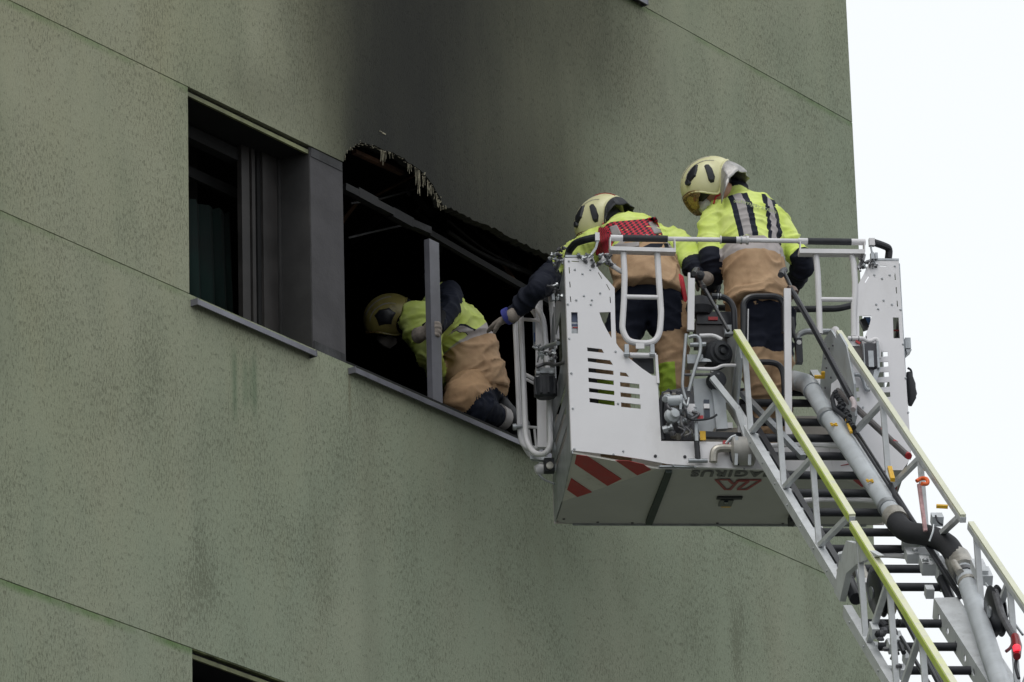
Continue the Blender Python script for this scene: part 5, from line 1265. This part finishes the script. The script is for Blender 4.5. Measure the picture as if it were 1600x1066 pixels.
el = j(862, 430, .93); wr = D_(796, 494, 30.55)
jk2.append(Loft('fore', [el, D_(846, 446, 30.5), D_(822, 470, 30.52), wr], [.068, .066, .058, .044], None, 14, 16, .6, 1))
ms2 = sleeve_mat('hi_vis_sleeve', .62); msl = sleeve_mat('hi_vis_sleeve', .42)
BZ.append(cloth('jacket', jk2, {'torso': mj2, 'sleeve': ms2, 'sleevel': msl, 'fore': msl, 'collar': sleeve_mat('navy_collar', -1)}, P2, .0095, 2, .013, 4.2))
mt2 = trouser_mat('tan_navy_trousers', -.2, .34, (.56, .86))
fo1 = vD(1060, 700, .42); fo1.z = FLOOR+.10; fo2 = vD(962, 700, .42); fo2.z = FLOOR+.10
l1 = [j(1036, 464, .32), j(1043, 505, .34), j(1051, 552, .34), (j(1051, 552, .34)+fo1)/2, fo1]
l2 = [j(990, 464, .32), j(974, 520, .34), j(958, 575, .26), (j(958, 575, .26)+fo2)/2, fo2]
R1_ = [(.11, .125), (.105, .11), (.088, .09), (.08, .085), (.085, .085)]
BZ.append(cloth('trousers', [Loft('leg', l1, R1_, side2, 18, 18), Loft('leg', l2, R1_, side2, 18, 18), Loft('seat', [j(1014, 446, .32), j(1014, 475, .32)], [(.16, .12), (.165, .12)], side2, 6, 24, 0, .1),
                             Loft('pocket', [j(1066, 478, .30), j(1069, 515, .30)], [(.03, .05), (.035, .06)], side2, 6, 14, .5, .52)], {'leg': mt2, 'seat': mt2, 'pocket': tan}, P2, .0115, 3, .012, 2.2, 8))
HM2 = frame3(j(940, 350, .80), bv(-.62, .55, -.62), bv(-.45, .18, .86))
BZ.append(cloth('body', [*head_lofts(HM2, j(968, 364, .76)), Loft('skin', [j(968, 364, .74), j(994, 390, .58), j(1012, 455, .32)], [(.07, .06), (.13, .10), (.13, .10)], side2, 10, 18),
    Loft('skin', [j(1032, 378, .66), j(1078, 404, .58), j(1104, 438, .5)], [.045, .04, .03], None, 10, 12), Loft('skin', [j(940, 378, .70), el, wr], [.045, .04, .03], None, 10, 12),
    Loft('skin', l1, [.07, .065, .05, .045, .04], None, 10, 12), Loft('skin', l2, [.07, .065, .05, .045, .04], None, 10, 12)], {'skin': skin}, P2, .010, 2, 0, 0))
h2 = helmet(HM2, P2, helm_m, 'black', red=True, cl_=.8)
gl1 = hand(P2, D_(793, 497, 30.55), D_(768, 509, 30.66), bv(.15, .75, -.65), bv(-.6, .1, .6), .16, 1.1); BZ.append(gl1)
b = MB(); b.tube([D_(797, 492, 30.52), D_(790, 496, 30.53)], .047, 14); BZ.append(b.build('blue_cuff', simple('blue_cuff', (.05, .06, .30), .7), P2))
BZ.append(hand(P2, j(1104, 438, .5), j(1108, 444, .62), bv(0, 0, -1), bv(-1, 0, 0), .9))
BZ += [boot(P2, fo1, fo1+bv(.02, .2, 0)), boot(P2, fo2, fo2+bv(-.02, .2, 0))]
# harness laid over the back
bpy.context.view_layer.update(); _jo = BZ[0]; _jo.parent = None; bpy.context.view_layer.update()
bvh2 = BVHTree.FromObject(_jo, bpy.context.evaluated_depsgraph_get())
M = Mat('red_mesh_webbing', .7); lx, ly, t = M.attr('uvw')
ch_ = ((lx*10+t*3).op('FRACT').gt(.5)).op('COMPARE', (t*4).op('FRACT').gt(.5), .1); ck = M.noise(sc=12)
M.color(M.mix(M.mix((.50, .012, .035), (.62, .03, .06), ck), (.012, .008, .012), ch_*lx.gt(.0))).bump(ch_*-1.0, .4, .004); webm = M.m
def drape(name, quads, mt, par, v, off=.020, n=16, th=.006, bvh=None):   # quad of pixels projected along the sight lines onto the jacket
    (a, b_, c, d) = quads; V = []; U = []
    for i in range(n+1):
        for k in range(n+1):
            f_, g_ = i/n, k/n; px = (a[0]*(1-f_)+b_[0]*f_)*(1-g_)+(d[0]*(1-f_)+c[0]*f_)*g_; py = (a[1]*(1-f_)+b_[1]*f_)*(1-g_)+(d[1]*(1-f_)+c[1]*f_)*g_
            q = ray(px, py).normalized(); h = (bvh or bvh2).ray_cast(CAM, q); V.append((h[0]-q*off) if h[0] is not None else None); U.append((f_, 0, g_))
    good = [p for p in V if p is not None]
    dep = sum((p-CAM).length for p in good)/len(good)
    for i, p in enumerate(V):
        if p is None:
            f_, g_ = U[i][0], U[i][2]; px = (a[0]*(1-f_)+b_[0]*f_)*(1-g_)+(d[0]*(1-f_)+c[0]*f_)*g_; py = (a[1]*(1-f_)+b_[1]*f_)*(1-g_)+(d[1]*(1-f_)+c[1]*f_)*g_
            nb_ = min(good, key=lambda q: (q-(CAM+ray(px, py).normalized()*dep)).length); V[i] = CAM+ray(px, py).normalized()*((nb_-CAM).length+.01)
    b = MB(); b.add(V, [(i*(n+1)+k, i*(n+1)+k+1, (i+1)*(n+1)+k+1, (i+1)*(n+1)+k) for i in range(n) for k in range(n)])
    me = bpy.data.meshes.new(name); me.from_pydata(b.v, [], b.f); me.materials.append(mt)
    bm = bmesh.new(); bm.from_mesh(me); bmesh.ops.smooth_vert(bm, verts=bm.verts[:], factor=.5, use_axis_x=True, use_axis_y=True, use_axis_z=True); bmesh.ops.smooth_vert(bm, verts=bm.verts[:], factor=.5, use_axis_x=True, use_axis_y=True, use_axis_z=True); bm.to_mesh(me); bm.free()
    at_ = me.attributes.new('uvw', 'FLOAT_VECTOR', 'POINT'); at_.data.foreach_set('vector', [x for u in U for x in u])
    me.shade_smooth(); o = bpy.data.objects.new(name, me); SC.collection.objects.link(o); o.parent = par; md = o.modifiers.new('t', 'SOLIDIFY'); md.thickness = th; BZ.append(o); return o
drape('harness_back', [(937, 348), (1026, 340), (1038, 368), (946, 372)], webm, P2, .6)
drape('harness_strap', [(935, 352), (962, 362), (950, 402), (930, 400)], webm, P2, .6)
drape('harness_tape', [(951, 354), (964, 350), (972, 366), (956, 370)], refl, P2, .6, .030, 6)
drape('harness_tape', [(1012, 346), (1022, 345), (1036, 364), (1023, 366)], refl, P2, .6, .030, 6)
drape('belt_strap', [(1060, 424), (1068, 430), (1075, 470), (1070, 480)], redplastic, P2, .4, .02, 6)
drape('grey_back_band', [(958, 382), (1000, 377), (1000, 384), (955, 391)], refl, P2, .6, .014, 8)
drape('navy_back_patch', [(998, 388), (1016, 380), (1048, 380), (1052, 390)], navy, P2, .6, .014, 8)
back_text('HAPFELD', _jo, P2, [(966, 386), (985, 384), (1004, 379)], 6.5, simple('olive_print', (.20, .26, .05), .7), P2, .5)
_jo.parent = P2
fix(BZ, P2); rehang(h2, P2, HM2)

# ===== firefighter climbing in through the window
BZ = []
P3 = person(atwall(745, 690, -.12), 'firefighter kneeling inside the burnt window on its sill, leaning left and gripping the grey post')
w_ = lambda px, py, y: atwall(px, py, -y)
side3 = (w_(700, 505, .2)-w_(720, 545, .3)).normalized()
side3 = Vector((RT*.92+UP*.28+fw*.1))
torso3 = Loft('torso', [w_(748, 610, .20), w_(746, 592, .20), w_(740, 562, .22), w_(727, 532, .25), w_(708, 512, .28), w_(686, 502, .31), w_(664, 502, .33)],
              [(.172, .168), (.164, .157), (.155, .15), (.150, .145), (.155, .14), (.165, .13), (.10, .10)], side3, 22, 28, cap=.0)
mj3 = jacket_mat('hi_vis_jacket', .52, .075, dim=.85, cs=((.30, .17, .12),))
el3 = w_(702, 462, .30); hd3 = w_(672, 519, .075)
jk3 = [torso3,
       Loft('sleeve', [w_(676, 492, .34), w_(682, 470, .34), w_(700, 458, .28), w_(702, 478, .2), w_(688, 504, .20), w_(668, 517, .19)], [.085, .078, .068, .064, .052, .042], None, 18, 18),
       Loft('sleeve2', [w_(668, 520, .30), w_(668, 545, .30), w_(676, 570, .36), w_(700, 600, .42)], [.085, .075, .062, .05], None, 16, 18, 0, .5),
       Loft('front', [w_(650, 490, .34), w_(652, 510, .33), w_(662, 530, .32), w_(676, 545, .3)], [.09, .095, .085, .06], None, 10, 16, 0, .1),
       Loft('collar', [w_(660, 502, .34), w_(640, 501, .42)], [(.10, .10), (.085, .085)], side3, 6, 18)]
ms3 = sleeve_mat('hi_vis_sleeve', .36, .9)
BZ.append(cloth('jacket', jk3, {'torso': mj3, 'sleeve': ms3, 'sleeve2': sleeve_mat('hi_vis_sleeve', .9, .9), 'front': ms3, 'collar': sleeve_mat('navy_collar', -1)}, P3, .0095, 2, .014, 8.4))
kn1 = w_(722, 632, .16); ft1 = w_(800, 668, .12)
l1 = [w_(752, 604, .22), w_(736, 618, .18), w_(722, 634, .16)]
BZ.append(cloth('trousers', [Loft('hip', [w_(752, 598, .22), w_(735, 612, .18), w_(716, 624, .15)], [(.16, .15), (.13, .12), (.10, .09)], side3, 10, 24, 0, .1),
    Loft('thigh', [w_(762, 610, .22), w_(748, 626, .14), w_(738, 640, .12)], [.11, .10, .085], None, 10, 18), Loft('shin', [w_(738, 640, .12), w_(762, 646, .10), w_(782, 653, .10)], [.085, .078, .068], None, 10, 16),
    Loft('thigh2', [w_(760, 610, .3), w_(770, 640, .38), w_(772, 680, .42)], [.10, .085, .07], None, 10, 16)],
    {'hip': tan, 'thigh': navy, 'shin': navy, 'thigh2': navy}, P3, .0115, 3, .014, 6.6))
b = MB(); b.tube([w_(776, 650, .10), w_(787, 655, .10)], [.072, .066], 16); BZ.append(b.build('grey_trouser_band', refl, P3))
BZ.append(boot(P3, w_(806, 664, .12), w_(806, 664, .12)+WX*-.1+T*.14, up=(T*-.8+WX*.35).normalized()))
BZ.append(boot(P3, w_(790, 700, .42), w_(790, 700, .42)+T*.2))
HM3 = frame3(w_(608, 500, .62), -RT*.74-UP*.60+fw*.10, -RT*.60+UP*.78-fw*.12) @ Matrix.Scale(.90, 4)
BZ.append(cloth('body', [*head_lofts(HM3, w_(655, 503, .36)), Loft('skin', [w_(664, 502, .33), w_(708, 514, .28), w_(740, 562, .22), w_(746, 596, .2)], [(.07, .06), (.09, .08), (.10, .09), (.10, .09)], side3, 10, 18),
    Loft('skin', [w_(676, 492, .32), w_(699, 462, .28), w_(681, 514, .13)], [.045, .04, .03], None, 10, 12), Loft('skin', [w_(762, 610, .22), w_(738, 640, .12), w_(790, 658, .11)], [.06, .05, .035], None, 10, 12),
    Loft('skin', [w_(760, 610, .3), w_(770, 640, .38), w_(788, 690, .42)], [.06, .05, .035], None, 10, 12), Loft('skin', [w_(668, 520, .30), w_(676, 570, .36), w_(705, 606, .43)], [.045, .04, .03], None, 10, 12)], {'skin': fabric('dark_face_cloth', (.012, .012, .014))}, P3, .010, 2, 0, 0))  # head and body black, hood made up to keep the face dark
h3 = helmet(HM3, P3, helm_shaded, 'black', plate_big=True, visor=False, cl_=.5)
b = MB(); b.lathe(HM3 @ Vector((.10, 0, -.085)), HM3.to_3x3() @ Vector((1, 0, -.3)), [(.055, -.05), (.06, -.02), (.046, .02), (.012, .034)], 16); BZ.append(b.build('face_mask', simple('smudged_mask', (.22, .20, .19), .7), P3))
dpost = (atwall(684, 515, 0)-atwall(668, 515, 0)).normalized()
BZ.append(hand(P3, w_(663, 520, .15), w_(663, 520, .15)+N*.08-T*.02, T*1.+N*.1, WX, 1.05, .8, mat=glove_m))
BZ.append(hand(P3, w_(702, 603, .43), w_(708, 612, .43), N*-1, T, .5))
fix(BZ, P3); rehang(h3, P3, HM3)
for o in SC.objects:
    if o.name.startswith('person') and o.type == 'EMPTY': del o['group']
